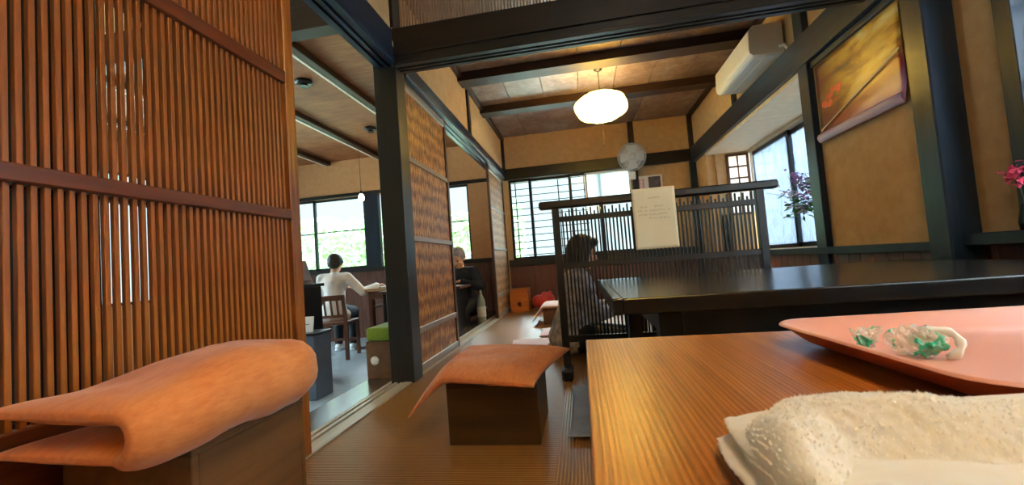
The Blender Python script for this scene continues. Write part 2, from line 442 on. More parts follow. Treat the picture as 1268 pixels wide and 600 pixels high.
struct(m.build('wall_left_near', M['plaster']), 'tan plaster strip above the slatted screen lintel', 'wall')
struct(bx('trim_25', M['dark'], -1.03, -1.01, 4.08, 4.16, 1.985, ZC - .05), 'short dark strut on the plaster over the wicker door', 'strut')
# cross beam with grooves
m = MB(); m.box(-1.033, 1.6, 2.31, 2.43, 1.888, 2.09, .003)
for a, b in ((2.31, 2.345), (2.365, 2.38), (2.40, 2.43)): m.box(-1.01, 1.6, a, b, 1.872, 1.889, .001)
m.box(-1.033, 1.6, 2.295, 2.31, 1.93, 2.09, .002)
struct(m.build('trim_26', M['dark_x']), 'black cross beam spanning the room overhead', 'beam')
# transom lattice above it
t = thing('transom_lattice', 'brown slatted transom lattice above the black cross beam', 'lattice', (0, 2.37, 2.09))
m = MB(); m.box(-1.01, .80, -.02, .02, 0, .02, .002); m.box(-1.01, .80, -.02, .02, .37, .41, .002); m.box(.78, .82, -.02, .02, 0, .41, .002)
m.build('frame', M['dark_x'], t)
sl = MB().box(-.005, .005, -.008, .008, .02, .37, .001).build('slat', M['rail_z'], t)
n = 92
for k in range(n):
    s = sl if k == 0 else sl.copy()
    if k: COL.objects.link(s)
    s.location.x = -.97 + k * .019
struct(bx('trim_27', M['plaster'],   .82, 1.6, 2.35, 2.39, 2.09, ZC), 'tan plaster beside the transom lattice', 'wall panel')

# right wall
m = MB()
m.box(XR, XR + .12, 2.2, 3.05, -.06, ZC)                      # behind poster
m.box(XR, XR + .12, 3.05, 5.5, -.06, .60); m.box(XR, XR + .12, 3.05, 5.5, 1.84, ZC); m.box(XR, XR + .12, 5.5, YF, -.06, ZC)
m.box(1.72, 1.84, 1.86, 2.2, -.06, ZC); m.box(1.72, 1.84, -1.8, 1.86, -.06, .62); m.box(1.72, 1.84, -1.8, 1.86, 2.0, ZC)
m.box(1.72, 1.84, -1.8, -.6, .62, 2.0)
struct(m.build('wall_right', M['plaster']), 'tan plaster right wall around poster and bay window', 'wall')
m = MB()
m.box(XR + .1, 2.2, 3.05, 5.5, .5, .60); m.box(XR + .1, 2.2, 5.46, 5.5, .6, 1.05); m.box(XR + .1, 1.83, 5.46, 5.5, .6, 1.85); m.box(1.83, 2.2, 5.46, 5.5, 1.76, 1.85)
m.box(XR + .1, 2.2, 3.05, 3.1, .5, 1.9)
struct(m.build('wall_bay', M['plaster']), 'tan plaster end wall of the bay window', 'wall')
struct(bx('ceiling_bay', M['plaster_pale'], XR - .02, 2.2, 3.1, 5.46, 1.80, 1.86, bev=0), 'pale plaster soffit of the bay window', 'soffit')
def wainsx(m, y0, y1, z1, xf):
    y = y0
    while y < y1 - .01:
        e = min(y + .11, y1); m.box(xf, xf + .02, y + .001, e - .001, 0, z1, .002); y = e
m = MB(); wainsx(m, 2.2, YF - .06, .57, XR - .02); wainsx(m, -1.8, 2.08, .585, 1.70)
struct(m.build('trim_28', M['wains']), 'dark brown board wainscot along the right wall', 'wainscot')
struct(bx('trim_29', M['dark_y'], XR - .045, XR + .1, 2.2, YF - .06, .555, .60), 'blue grey ledge along right wall under bay window and poster', 'ledge')
struct(bx('trim_30', M['dark_y'], 1.61, 1.75, -1.8, 2.09, .575, .625), 'blue grey ledge on right wall nearest the camera', 'ledge')
struct(bx('trim_31', M['post'], 1.565, 1.69, 2.085, 2.205, 0, ZC, bev=.006), 'thick blue black post right of the poster', 'post')
struct(bx('trim_32', M['post'], 1.58, 1.64, 3.04, 3.155, 0, ZC), 'slim blue black post between poster and bay window', 'post')
struct(bx('trim_33', M['post'], 1.68, 1.76, 1.85, 1.92, 0, ZC), 'dark post at the right edge beside paper window', 'post')
struct(bx('trim_34', M['dark_y'], 1.565, XR + .02, 2.205, YF - .05, 1.83, 2.03), 'blue black lintel beam along the right wall', 'beam')
struct(bx('trim_35', M['dark'], 1.59, 1.63, 4.35, 4.42, 2.03, ZC - .04), 'short dark strut above the right lintel beam', 'strut')
struct(bx('trim_36', M['dark_y'], 1.60, 1.625, 2.205, 3.04, 1.79, 1.83), 'thin dark rail above the poster', 'rail')
# near part of the room behind the camera
m = MB(); m.box(-5.4, 2.3, -1.92, -1.8, -.4, 2.66)
struct(m.build('wall_near', M['plaster']), 'tan plaster wall behind the viewer', 'wall')
m = MB(); m.box(-5.52, -5.4, -1.92, YF + .12, -.4, .5); m.box(-5.52, -5.4, -1.92, YF + .12, 2.1, 2.66); m.box(-5.52, -5.4, -1.92, -1.2, .5, 2.1); m.box(-5.52, -5.4, 5.4, YF + .12, .5, 2.1)
struct(m.build('wall_side', M['plaster_salmon']), 'salmon plaster outer wall of the adjoining room', 'wall')

# ------------------------------------------------------------------ windows
def sash_x(win, y, x0, x1, z0, z1, fwd=.035, bars=(), parts=True, mat='alu', gl='glass', name='sash'):
    """one sash in the XZ plane"""
    m = MB(); t = .025
    m.box(x0, x0 + fwd, y, y + t, z0, z1, .002); m.box(x1 - fwd, x1, y, y + t, z0, z1, .002)
    m.box(x0, x1, y, y + t, z0, z0 + fwd, .002); m.box(x0, x1, y, y + t, z1 - fwd, z1, .002)
    for b in bars: m.box(x0, x1, y + .003, y + t - .003, b - .009, b + .009, .001)
    s = m.build(name, M[mat], win)
    MB().box(x0 + fwd * .8, x1 - fwd * .8, y + .011, y + .015, z0 + fwd * .8, z1 - fwd * .8).build('pane', M[gl], s)
    return s
w = thing('window_1', 'wide sliding far window with bars outside behind the lattice screen', 'window', (0, 0, 0)); w['kind'] = 'structure'
sash_x(w, YF + .02, -.97, -.64, WZ0, WZ1); sash_x(w, YF + .05, -.67, -.06, WZ0, WZ1); sash_x(w, YF + .02, -.1, .36, WZ0, WZ1); sash_x(w, YF + .05, .3, .78, WZ0, WZ1)
m = MB()
z = WZ0 + .06
while z < WZ1: m.box(-1.02, .16, YF + .2, YF + .212, z - .006, z + .006); z += .099
for xx in (-.9, -.26, .12): m.box(xx - .008, xx + .008, YF + .212, YF + .225, WZ0, WZ1)
tag(m.build('window_bars', M['alu']), 'thin horizontal bars outside the wide far window', 'bars')
t = thing('ventilation_sash', 'pale tilted vent pane at the top right of far window', 'window pane', (.44, YF - .005, 1.66)); t['kind'] = 'structure'
m = MB()
for a in ((-.31, .32, -.19, -.16), (-.31, .32, .16, .19)): m.box(a[0], a[1], -.015, .005, a[2], a[3], .002)
for a in ((-.31, -.28), (.29, .32)): m.box(a[0], a[1], -.015, .005, -.19, .19, .002)
m.build('frame', M['white_paint'], t); MB().box(-.28, .29, -.008, -.003, -.16, .16).build('pane', M['shoji'], t)

w = thing('window_2', 'left sliding windows of the adjoining room facing greenery', 'window', (0, 0, 0)); w['kind'] = 'structure'
sash_x(w, YF + .03, -4.75, -4.1, .76, 1.88, bars=(1.35,)); sash_x(w, YF + .06, -4.14, -3.18, .76, 1.88, bars=(1.36,)); sash_x(w, YF + .03, -3.2, -3.0, .76, 1.88, .05); sash_x(w, YF + .03, -2.98, -2.22, .76, 1.88, .05)
m = MB(); m.box(-3.24, -3.0, YF - .04, YF + .02, .76, 1.88, .004); m.build('mullion', M['post'], w)
m = MB(); m.box(-2.86, -2.79, YF - .02, YF + .02, .8, 1.62, .004); m.build('stile', M['post'], w)
w = thing('window_3', 'narrow window between the wicker door panels with greenery outside', 'window', (0, 0, 0)); w['kind'] = 'structure'
sash_x(w, YF + .03, -1.95, -1.58, .74, 1.88, .03, bars=(1.34,))

def sash_y(win, x, y0, y1, z0, z1, fwd=.035, hb=(), vb=(), mat='alu', gl='glass', name='sash', bw=.009):
    m = MB(); t = .025
    m.box(x, x + t, y0, y0 + fwd, z0, z1, .002); m.box(x, x + t, y1 - fwd, y1, z0, z1, .002)
    m.box(x, x + t, y0, y1, z0, z0 + fwd, .002); m.box(x, x + t, y0, y1, z1 - fwd, z1, .002)
    for b in hb: m.box(x + .003, x + t - .003, y0, y1, b - bw, b + bw, .001)
    for b in vb: m.box(x + .003, x + t - .003, b - bw, b + bw, z0, z1, .001)
    s = m.build(name, M[mat], win)
    MB().box(x + .011, x + .015, y0 + fwd * .8, y1 - fwd * .8, z0 + fwd * .8, z1 - fwd * .8).build('pane', M[gl], s)
    return s
w = thing('window_4', 'bay window with dark frames and streaky bright glass', 'window', (0, 0, 0)); w['kind'] = 'structure'
sash_y(w, 2.10, 4.5, 5.4, .6, 1.76, .04, gl='frost'); sash_y(w, 2.13, 3.85, 4.56, .6, 1.76, .045, gl='frost'); sash_y(w, 2.10, 3.1, 3.9, .6, 1.76, .045, gl='frost')
m = MB(); m.box(2.08, 2.19, 3.1, 5.46, 1.76, 1.80, .003); m.build('head', M['thresh'], w)
m = MB(); m.box(2.09, 2.12, 5.36, 5.42, .6, 1.76, .003); m.build('jamb', M['white_paint'], w)
w = thing('window_5', 'small paper lattice window at the far end of the bay', 'window', (0, 0, 0)); w['kind'] = 'structure'
sash_x(w, 5.44, 1.83, 2.09, 1.03, 1.78, .028, bars=(1.2, 1.34, 1.48, 1.62), mat='brownframe', gl='shoji')
MB().box(1.955, 1.968, 5.443, 5.46, 1.03, 1.78).build('muntin', M['brownframe'], w)
w = thing('window_6', 'paper lattice window at the top right edge', 'window', (0, 0, 0)); w['kind'] = 'structure'
sash_y(w, 1.76, .6, 1.86, .62, 2.0, .04, hb=(.9, 1.2, 1.5, 1.8), vb=(.9, 1.2, 1.5), mat='dark', gl='shoji'); sash_y(w, 1.76, -.6, .6, .62, 2.0, .04, hb=(.9, 1.2, 1.5, 1.8), vb=(-.3, 0, .3), mat='dark', gl='shoji')
w = thing('window_added', 'added unseen side window bringing more daylight into the adjoining room', 'window', (0, 0, 0)); w['kind'] = 'structure'  # out-of-view window added so the adjoining room gets brighter
for k in range(4): sash_y(w, -5.47 + .03 * (k % 2), -1.2 + 1.65 * k, .45 + 1.65 * k, .5, 2.1)

# ------------------------------------------------------------------ sliding doors
def slat_door(name, x, y0, y1, label, mats, off=0, sw=.0053):
    t = thing(name, label, 'sliding screen', (x, (y0 + y1) / 2, .006)); h = (y1 - y0) / 2; zt = 1.895
    m = MB(); m.box(-.016, .016, -h, -h + .05, 0, zt, .003); m.build('stile', mats[0], t)
    m = MB(); m.box(-.016, .016, h - .05, h, 0, zt, .003); m.build('stile', mats[0], t)
    for z0, z1, d in ((0, .07, .014), (.36, .40, .014), (.857, .893, .019), (1.365, 1.412, .019), (1.845, zt, .014)):
        m = MB(); m.box(-d, d, -h + .05, h - .05, z0, z1, .003); m.build('rail', mats[1], t)
    m = MB(); m.box(-.006, .006, -h + .05, h - .05, .07, .36); m.build('panel', mats[1], t)
    s0 = MB().box(-.006, .006, -sw, sw, .40, 1.845, .001).build('slat', mats[0], t)
    n = int((2 * h - .1 - off) / .0208)
    for k in range(n):
        s = s0 if k == 0 else s0.copy()
        if k: COL.objects.link(s)
        s.location.y = -h + .05 + .0115 + off + k * .0208
        s.location.x = random.uniform(-.0008, .0008)
    return t
slat_door('slatted_door', -1.045, .36, 1.425, 'tall reddish brown slatted sliding screen behind the folded orange cushion', (M['slat'], M['rail']))
slat_door('slatted_door', -1.112, .30, 1.385, 'rear slatted sliding screen with shade painted into its colour, seen through the front gaps', (M['slat_shaded'], M['slat_shaded']), .009, .004)

def wicker_mat(name, c1, c2, c3):
    m_, nt, b = base_mat(name)
    v = coords(nt)
    w1 = wave_tex(nt, v, 3, 'Z', 4, 3); w2 = wave_tex(nt, v, 11, 'Y', 3, 3)
    n = noise_tex(nt, coords(nt, (1, 9, 1.8)), 5, 4, .6)
    a = nt.nodes.new('ShaderNodeMath'); a.operation = 'MULTIPLY_ADD'; a.inputs[1].default_value = .7
    q = nt.nodes.new('ShaderNodeMath'); q.operation = 'MULTIPLY'; q.inputs[1].default_value = .3
    p = nt.nodes.new('ShaderNodeMath'); p.operation = 'MULTIPLY'
    L(nt, w1, p.inputs[0]); L(nt, w2, p.inputs[1]); L(nt, p.outputs[0], q.inputs[0]); L(nt, n, a.inputs[0]); L(nt, q.outputs[0], a.inputs[2])
    L(nt, ramp(nt, a.outputs[0], [(.28, c1), (.45, c2), (.66, c3)]), b.inputs['Base Color'])
    b.inputs['Roughness'].default_value = .5; bump(nt, b, a.outputs[0], .6, .004); return m_
M['wicker'] = wicker_mat('woven_bark_panel', '#5a3010', '#a8682a', '#d49c4c')
M['wicker_pale'] = wicker_mat('woven_bark_panel_pale', '#7e5030', '#b08050', '#d0a474')
M['stile'] = wood('grey_brown_stile', '#5c5348', '#837868', 'Z', .35, 20, bs=.05)
M['rail_g'] = wood('pale_brown_rail', '#806a58', '#a48e78', 'Y', .35, 20, bs=.05)
def wicker_door(x, y0, y1, label, wm, st, group=None):
    t = thing('wicker_door', label, 'sliding door', (x, (y0 + y1) / 2, .006)); h = (y1 - y0) / 2; zt = 1.885
    for a in (-1, 1):
        m = MB(); m.box(-.016, .016, a * h - (.045 if a > 0 else 0), a * h + (.045 if a < 0 else 0), 0, zt, .003); m.build('stile', st if a < 0 else M['brownframe'], t)
    for z0, z1 in ((0, .05), (.24, .28), (.83, .865), (1.35, 1.385), (1.82, zt)):
        m = MB(); m.box(-.017, .017, -h + .045, h - .045, z0, z1, .003); m.build('rail', M['rail_g'], t)
    for z0, z1 in ((.05, .24), (.28, .83), (.865, 1.35), (1.385, 1.82)):
        m = MB()
        ww = .034; y = -h + .045
        m.box(-.008, .004, -h + .045, h - .045, z0, z1)
        zz = z0; r = 0
        m.build('wicker_panel', wm, t)
    return t
wicker_door(-1.06, 2.475, 3.37, 'large woven bark sliding door right behind the thick black post', M['wicker'], M['stile'])
wicker_door(-1.055, 4.98, 5.95, 'paler woven bark sliding door in the far corner by the bottle', M['wicker_pale'], M['brownframe'])

# ------------------------------------------------------------------ cushions and box stools
def cushion_mesh(fn, a, b, T, nu=40, nv=40, seed=0):
    """closed pillow: fn(x, y, z) maps flat pillow coords to place"""
    m = MB(); bm = m.bm
    def prof(u, v): return max(0.0, (1 - abs(u) ** 3.2)) ** .55 * max(0.0, (1 - abs(v) ** 3.2)) ** .55
    def pt(u, v, s):
        x = u * a * (1 - .05 * (1 - abs(v) ** 2)); y = v * b * (1 - .05 * (1 - abs(u) ** 2))
        wr = noise.noise(Vector((u * 3 + seed, v * 3, s * 2))) * .006 + noise.noise(Vector((u * 9 + seed, v * 2.2, s))) * .004 * (abs(u) ** 2 + abs(v) ** 2)
        z = s * (T * prof(u, v) + .004) + wr * prof(u, v)
        return fn(x, y, z)
    us = [math.sin((i / nu - .5) * math.pi) for i in range(nu + 1)]; vs_ = [math.sin((j / nv - .5) * math.pi) for j in range(nv + 1)]
    top = [[bm.verts.new(pt(u, v, 1)) for v in vs_] for u in us]; bot = [[bm.verts.new(pt(u, v, -1)) for v in vs_] for u in us]
    for i in range(nu):
        for j in range(nv):
            bm.faces.new((top[i][j], top[i + 1][j], top[i + 1][j + 1], top[i][j + 1])); bm.faces.new((bot[i][j], bot[i][j + 1], bot[i + 1][j + 1], bot[i + 1][j]))
    for i in range(nu):
        bm.faces.new((top[i][0], bot[i][0], bot[i + 1][0], top[i + 1][0])); bm.faces.new((top[i][nv], top[i + 1][nv], bot[i + 1][nv], bot[i][nv]))
    for i in range(nv):
        bm.faces.new((top[0][i], top[0][i + 1], bot[0][i + 1], bot[0][i])); bm.faces.new((top[nu][i], bot[nu][i], bot[nu][i + 1], top[nu][i + 1]))
    return m
def box_stool(name, x0, x1, y0, y1, z0, z1, label, mat, hole_face=None, hole=None):
    t = thing(name, label, 'box stool', ((x0 + x1) / 2, (y0 + y1) / 2, z0)); a, b, h, w = (x1 - x0) / 2, (y1 - y0) / 2, z1 - z0, .014
    MB().box(-a, a, -b, b, h - w, h, .002).build('top_board', mat, t)
    def side(x0, x1, y0, y1): MB().box(x0, x1, y0, y1, 0, h - w, .002).build('side_board', mat, t)
    side(-a, -a + w, -b + w, b - w); side(a - w, a, -b + w, b - w); side(-a, a, b - w, b)
    if hole is None: side(-a, a, -b, -b + w)
    else:                                                     # front board with a round hand hole
        hx, hz, hr = hole; m = MB(); bm = m.bm; n = 24
        rings = []
        for yy in (-b, -b + w):
            circ = [bm.verts.new((hx + hr * math.cos(2 * math.pi * k / n), yy, hz + hr * math.sin(2 * math.pi * k / n))) for k in range(n)]
            sq = []
            for k in range(n):
                c, s = math.cos(2 * math.pi * k / n), math.sin(2 * math.pi * k / n)
                f = min((a - hx) / c if c > 1e-6 else ((-a - hx) / c if c < -1e-6 else 1e9), ((h - w - hz) / s if s > 1e-6 else (-hz / s if s < -1e-6 else 1e9)))
                sq.append(bm.verts.new((hx + f * c, yy, hz + f * s)))
            rings.append((circ, sq))
        for k in range(n):
            k2 = (k + 1) % n
            for circ, sq in rings: bm.faces.new((circ[k], circ[k2], sq[k2], sq[k]))
            bm.faces.new((rings[0][0][k], rings[0][0][k2], rings[1][0][k2], rings[1][0][k])); bm.faces.new((rings[0][1][k], rings[0][1][k2], rings[1][1][k2], rings[1][1][k]))
        m.build('side_board', mat, t)
    return t
# middle of the floor: dark box with a drooping orange zabuton
box_stool('box_stool', -.53, -.195, 1.5, 1.83, 0, .222, 'dark brown box stool under the drooping orange cushion', M['boxwood_dark'])
def droop(x, y, z):
    c, s = math.cos(R(-11)), math.sin(R(-11))
    X, Y = -.405 + x * c - y * s, 1.71 + x * s + y * c
    v = (y / .27 + 1) / 2                                   # 0 front .. 1 back
    d = max(0, -.535 - X + .0); wgt = 1.0 - .75 * min(1, max(0, v)) ** 1.3
    k = d * wgt
    Z = .252 + z * (1 - .25 * min(1, d / .2)) - .62 * k - .6 * k * k
    X += .22 * k
    e = max(0, 1.47 - Y); Z -= .10 * e * (1 if X > -.55 else .4)
    ed = max(abs(x) / .27, abs(y) / .27)
    Z -= .010 * max(0, ed - .6) / .4
    return Vector((X, Y, Z))
c_ = cushion_mesh(droop, .27, .27, .034, 56, 56, 1).build('floor_cushion', M['orange_fab'], smooth=True)
tag(c_, 'flat orange cushion drooping over a dark box stool on the mat floor', 'cushion')
# left: taller box with folded orange zabuton
box_stool('box_stool', -1.0, -.715, .66, .965, 0, .355, 'brown box stool under the thick folded orange cushion', M['boxwood'])
def folded(x, y, z):
    # x along fold path (-.29 .. .29), y along Y
    rf, Lh = .036, .29
    zc = .355 + .064
    yy = .765 + y * (1 if x > -.05 else .95)
    lift = .028 * max(0, (-(y) / .3 - .45)) - .02 * (-(y) / .3 if y < 0 else 0) * 0
    s = x
    arc = math.pi * rf / 2
    if s < -arc: px, pz, nx, nz = -.725 + (s + arc), zc - rf + .004, 0, -1
    elif s > arc: px, pz, nx, nz = -.725 - (s - arc), zc + rf, 0, 1
    else:
        th = s / rf; px, pz = -.725 + rf * math.cos(th), zc + rf * math.sin(th); nx, nz = math.cos(th), math.sin(th)
    far = max(0, y / .3 - .3)
    t = 1 if s > -arc else .8
    p = Vector((px + nx * z * 1.0, yy, pz + nz * z * t + (lift if s > 0 else 0) + wob((px * 3, yy * 3, 0), 2, .01)))
    if s > 0: p.z += .006 * math.sin(yy * 9)
    p.x -= .03 * max(0, abs(y) / .3 - .55)
    p.z += .018 * max(0, min(1, (yy - .65) / .25)) * (1 if s > 0 else 0) - .03 * max(0, (yy - .94) / .1) ** 2
    return p
c_ = cushion_mesh(folded, .29, .237, .030, 64, 48, 5).build('floor_cushion', M['orange_fab'], smooth=True)
tag(c_, 'thick folded orange cushion resting against the slatted screen', 'cushion')

def flat_cushion(cx, cy_, z, a, b, T, rz, label, mat, tilt=0):
    o = cushion_mesh(lambda x, y, zz: Vector((x, y, zz + T + .003)), a, b, T, 28, 28, cx).build('floor_cushion', mat, smooth=True)
    o.location = (cx, cy_, z); o.rotation_euler = (0, tilt, rz); tag(o, label, 'cushion'); return o
flat_cushion(.19, 1.83, 0, .29, .30, .014, 0, 'flat blue grey cushion on the floor beside the near table', M['grey_fab'])
flat_cushion(-.40, 3.26, 0, .20, .2, .012, R(4), 'pale pink cushion on the floor nearest behind the lattice screen', M['pink_fab'])
flat_cushion(-.20, 3.78, 0, .22, .2, .014, R(3), 'second pale pink cushion beyond the first, left of the screen', M['pink_fab'])
box_stool('box_stool', -.44, -.14, 4.35, 4.7, 0, .16, 'low box stool under the draped dusty pink cushion', M['boxwood'])
def drape(x, y, z):
    X = -.29 + x; d = max(0, -.44 - X); return Vector((X + .2 * d, 4.52 + y, .185 + z - 1.1 * d))
tag(cushion_mesh(drape, .28, .27, .02, 30, 30, 9).build('floor_cushion', M['dusty_fab'], smooth=True), 'dusty pink cushion draped over a low box far behind the screen', 'cushion')
box_stool('box_stool', -1.0, -.75, 5.62, 5.92, 0, .30, 'orange wooden box with a hand hole in the far left corner', M['boxwood_orange'], hole=(.0, .1, .03))
m = MB(); m.ell((0, 0, .1), (.16, .13, .10)); m.ell((.08, -.02, .14), (.08, .08, .07)); m.ell((-.07, .0, .13), (.09, .09, .07)); m.ell((.1, -.01, .22), (.03, .025, .03)); m.ell((0.02, 0, .2), (.05, .03, .04))
o = m.build('cloth_bundle', M['red_fab'], remesh=.012, lsm=4); o.location = (-.56, 5.76, 0); tag(o, 'red cloth bundle on the floor beside the orange box', 'bundle')
# green topped box on the step
gb = box_stool('box_stool', -1.372, -1.18, 2.46, 2.74, -.004, .226, 'brown box with a white disc as its brightly lit hand hole below the green cushion', M['boxwood'])
m = MB(); m.lathe([(0, 0), (.027, 0), (.027, .005), (.022, .007), (0, .007)], 28, mtx=Matrix.Translation((-.040, -.139, .113)) @ Matrix.Rotation(R(90), 4, 'X')); o = m.build('cap', M['white_paint'], gb, True); o['label'] = 'white disc standing in for the bright hand hole'  # white disc imitates light showing through a round hand hole
m = MB(); m.box(-.094, .094, -.138, .138, 0, .082, .014, seg=3)
o = m.build('seat_cushion', M['green_fab'], smooth=False); o.location = (-1.276, 2.6, .227)
tag(o, 'green block cushion on the brown box behind the thick black post', 'cushion')

# ------------------------------------------------------------------ near table and what lies on it
def grain_table(name, c1, c2, c3, rough, pitch):
    m_, nt, b = base_mat(name)
    v = coords(nt, (1, .035, 1))
    n = noise_tex(nt, v, 55, 5, .65, .5); n2 = noise_tex(nt, coords(nt, (1, .12, 1)), 9, 3)
    w_ = wave_tex(nt, v, 1 / pitch / 20 * 6.28, 'X', 5.0, 2)
    a = nt.nodes.new('ShaderNodeMath'); a.operation = 'MULTIPLY_ADD'; a.inputs[1].default_value = .50
    q = nt.nodes.new('ShaderNodeMath'); q.operation = 'MULTIPLY_ADD'; q.inputs[1].default_value = .22
    p = nt.nodes.new('ShaderNodeMath'); p.operation = 'MULTIPLY'; p.inputs[1].default_value = .34
    L(nt, n2, p.inputs[0]); L(nt, w_, q.inputs[0]); L(nt, p.outputs[0], q.inputs[2]); L(nt, n, a.inputs[0]); L(nt, q.outputs[0], a.inputs[2])
    L(nt, ramp(nt, a.outputs[0], [(.28, c1), (.5, c2), (.72, c3)]), b.inputs['Base Color'])
    b.inputs['Roughness'].default_value = rough; bump(nt, b, a.outputs[0], .3, .0008); return m_
M['table_near'] = grain_table('brown_grained_table', '#6a3a14', '#965620', '#bb7c3c', .30, .0045)
M['table_far'] = wood('black_table', '#0d0a08', '#1d1611', 'X', .26, 18, bs=.1)
TZ = .525
t = thing('low_table', 'brown grained wooden low table holding the towel and tray', 'table', (0, 0, 0))
m = MB(); m.box(0, 1.3, -.75, .614, TZ - .03, TZ, .0015, seg=2)
m.bm.transform(Matrix.Translation((-.004, 0, 0)))
m.build('tabletop', M['table_near'], t)
m = MB(); m.box(.06, .08, -.66, .53, TZ - .10, TZ - .03, .002); m.build('apron', M['table_near'], t)
m = MB(); m.box(.08, 1.22, .51, .53, TZ - .10, TZ - .03, .002); m.build('apron', M['table_near'], t)
for a, b in ((.06, .5), (1.19, .5), (.06, -.66), (1.19, -.66)):
    m = MB(); m.box(a, a + .05, b, b + .05, 0, TZ - .03, .004); m.build('leg', M['boxwood_dark'], t)
t2 = thing('low_table', 'large black low table between the near table and lattice screen', 'table', (0, 0, 0))
m = MB(); m.box(.10, 1.50, 1.175, 2.29, TZ - .045, TZ, .004, seg=2); m.build('tabletop', M['table_far'], t2)
m = MB(); m.box(.072, .10, 1.175, 2.29, TZ - .045, TZ + .001, .004, seg=2); m.bm.transform(Matrix.Identity(4)); m.build('end_board', M['table_far'], t2)
for a, b in ((.2, 1.24), (1.38, 1.24), (.2, 2.16), (1.38, 2.16)):
    m = MB(); m.box(a, a + .065, b, b + .065, 0, TZ - .045, .004); m.build('leg', M['black'], t2)
for b in (1.26, 2.18):
    m = MB(); m.box(.265, 1.38, b, b + .025, TZ - .13, TZ - .045, .003); m.build('apron', M['black'], t2)
for a in (.22, 1.40):
    m = MB(); m.box(a, a + .025, 1.305, 2.16, TZ - .13, TZ - .045, .003); m.build('apron', M['black'], t2)

# tray : rounded rectangle loft
def rrect(x0, x1, y0, y1, r, n=8):
    pts = []
    for cx, cy_, a0 in ((x1 - r, y1 - r, 0), (x0 + r, y1 - r, 90), (x0 + r, y0 + r, 180), (x1 - r, y0 + r, 270)):
        for k in range(n + 1):
            a = R(a0 + 90 * k / n); pts.append((cx + r * math.cos(a), cy_ + r * math.sin(a)))
    return pts
def loft(m, rings, closed_end=(True, True)):
    bm = m.bm; n0 = len(bm.faces); vs = [[bm.verts.new(p) for p in ring] for ring in rings]; n = len(vs[0])
    for a, b in zip(vs, vs[1:]):
        for k in range(n): bm.faces.new((a[k], a[(k + 1) % n], b[(k + 1) % n], b[k]))
    if closed_end[0]: bm.faces.new(vs[0][::-1])
    if closed_end[1]: bm.faces.new(vs[-1])
    m._mark(n0)
M['tray_in'] = plain('salmon_plastic', '#dd9a86', .32, c2='#e2a28e', nscale=3)
M['tray_out'] = plain('orange_brown_plastic', '#c05a34', .35, c2='#c8623a', nscale=3)
t = thing('serving_tray', 'salmon pink plastic serving tray on the near table', 'tray', (.42, .425, TZ + .0005), R(3))
X, Y, d = .20, .137, .024
def ring(ix, iy, r, z): return [(x, y, z) for x, y in rrect(-X + ix, X - ix, -Y + iy, Y - iy, r)]
m = MB(); loft(m, [ring(.034, .034, .03, 0), ring(.018, .018, .035, .007), ring(.004, .004, .04, d - .004), ring(-.002, -.002, .042, d - .001)], (True, False))
m.build('outer_shell', M['tray_out'], t, smooth=True)
m = MB(); loft(m, [ring(-.002, -.002, .042, d - .001), ring(-.001, -.001, .042, d + .0008), ring(.004, .004, .04, d + .0005), ring(.020, .020, .035, .0095), ring(.034, .034, .03, .0045), ring(.12, .09, .03, .004)], (False, True))
m.build('inner_face', M['tray_in'], t, smooth=True)

# crumpled clear wrapper with green print
def wrap_mat():
    m_, nt, b = base_mat('clear_wrapper')
    n = noise_tex(nt, coords(nt), 38, 2)
    col = ramp(nt, n, [(.52, '#f4f2e8'), (.57, '#1fae8a'), (.70, '#16a07c')])
    L(nt, col, b.inputs['Base Color']); b.inputs['Roughness'].default_value = .12
    tr = nt.nodes.new('ShaderNodeBsdfTransparent'); mx = nt.nodes.new('ShaderNodeMixShader')
    al = ramp(nt, n, [(.52, (.42, .42, .42, 1)), (.57, (.85, .85, .85, 1))])
    L(nt, al, mx.inputs[0]); L(nt, tr.outputs[0], mx.inputs[1]); L(nt, b.outputs[0], mx.inputs[2]); L(nt, mx.outputs[0], nt.nodes['Material Output'].inputs['Surface'])
    return m_
M['wrap'] = wrap_mat(); M['wrapwhite'] = plain('white_film', '#eef0f0', .2, c2='#dfe6e6', nscale=60)
t = thing('plastic_wrapper', 'crumpled clear plastic wrapper with green print in the tray', 'wrapper', (.292, .440, TZ + .006), R(-38))
def crumple(L_, rf, n=44, k=26, amp=.35, bend=(0, 0), seed=0, flat=.7):
    m = MB()
    def fn(u, v):
        a = 2 * math.pi * u; r = rf(v)
        q = Vector((math.cos(a) * 1.3 + seed, math.sin(a) * 1.3, v * 6)); w_ = 1 + amp * (noise.noise(q * 1.3) + .6 * noise.noise(q * 3.1))
        return Vector(((v - .5) * L_, math.cos(a) * r * w_ + bend[0] * (v - .5) ** 2, math.sin(a) * r * w_ * flat + bend[1] * (v - .5) ** 2 + .016))
    return m.grid(n, k, fn, True)
crumple(.062, lambda v: .005 + .019 * math.sin(math.pi * min(1, max(0, v))) ** .7, seed=2).build('crumpled_body', M['wrap'], t)
o = crumple(.03, lambda v: .004 + .018 * v, seed=7, amp=.5).build('twisted_end', M['wrap'], t); o.location = (-.034, .002, .006); o.rotation_euler = (0, R(35), R(180)); t.scale = (.72, .72, .8)
m = MB(); m.tube([(.018 + .022 * math.sin(a_), .006 * math.sin(a_ * 2), .014 + .015 * math.cos(a_)) for a_ in [-.5 + 3.2 * q / 14 for q in range(15)]], [.0045 + .0012 * math.sin(q * 1.7) for q in range(15)], 9)
m.build('loose_strip', M['wrapwhite'], t, smooth=True)

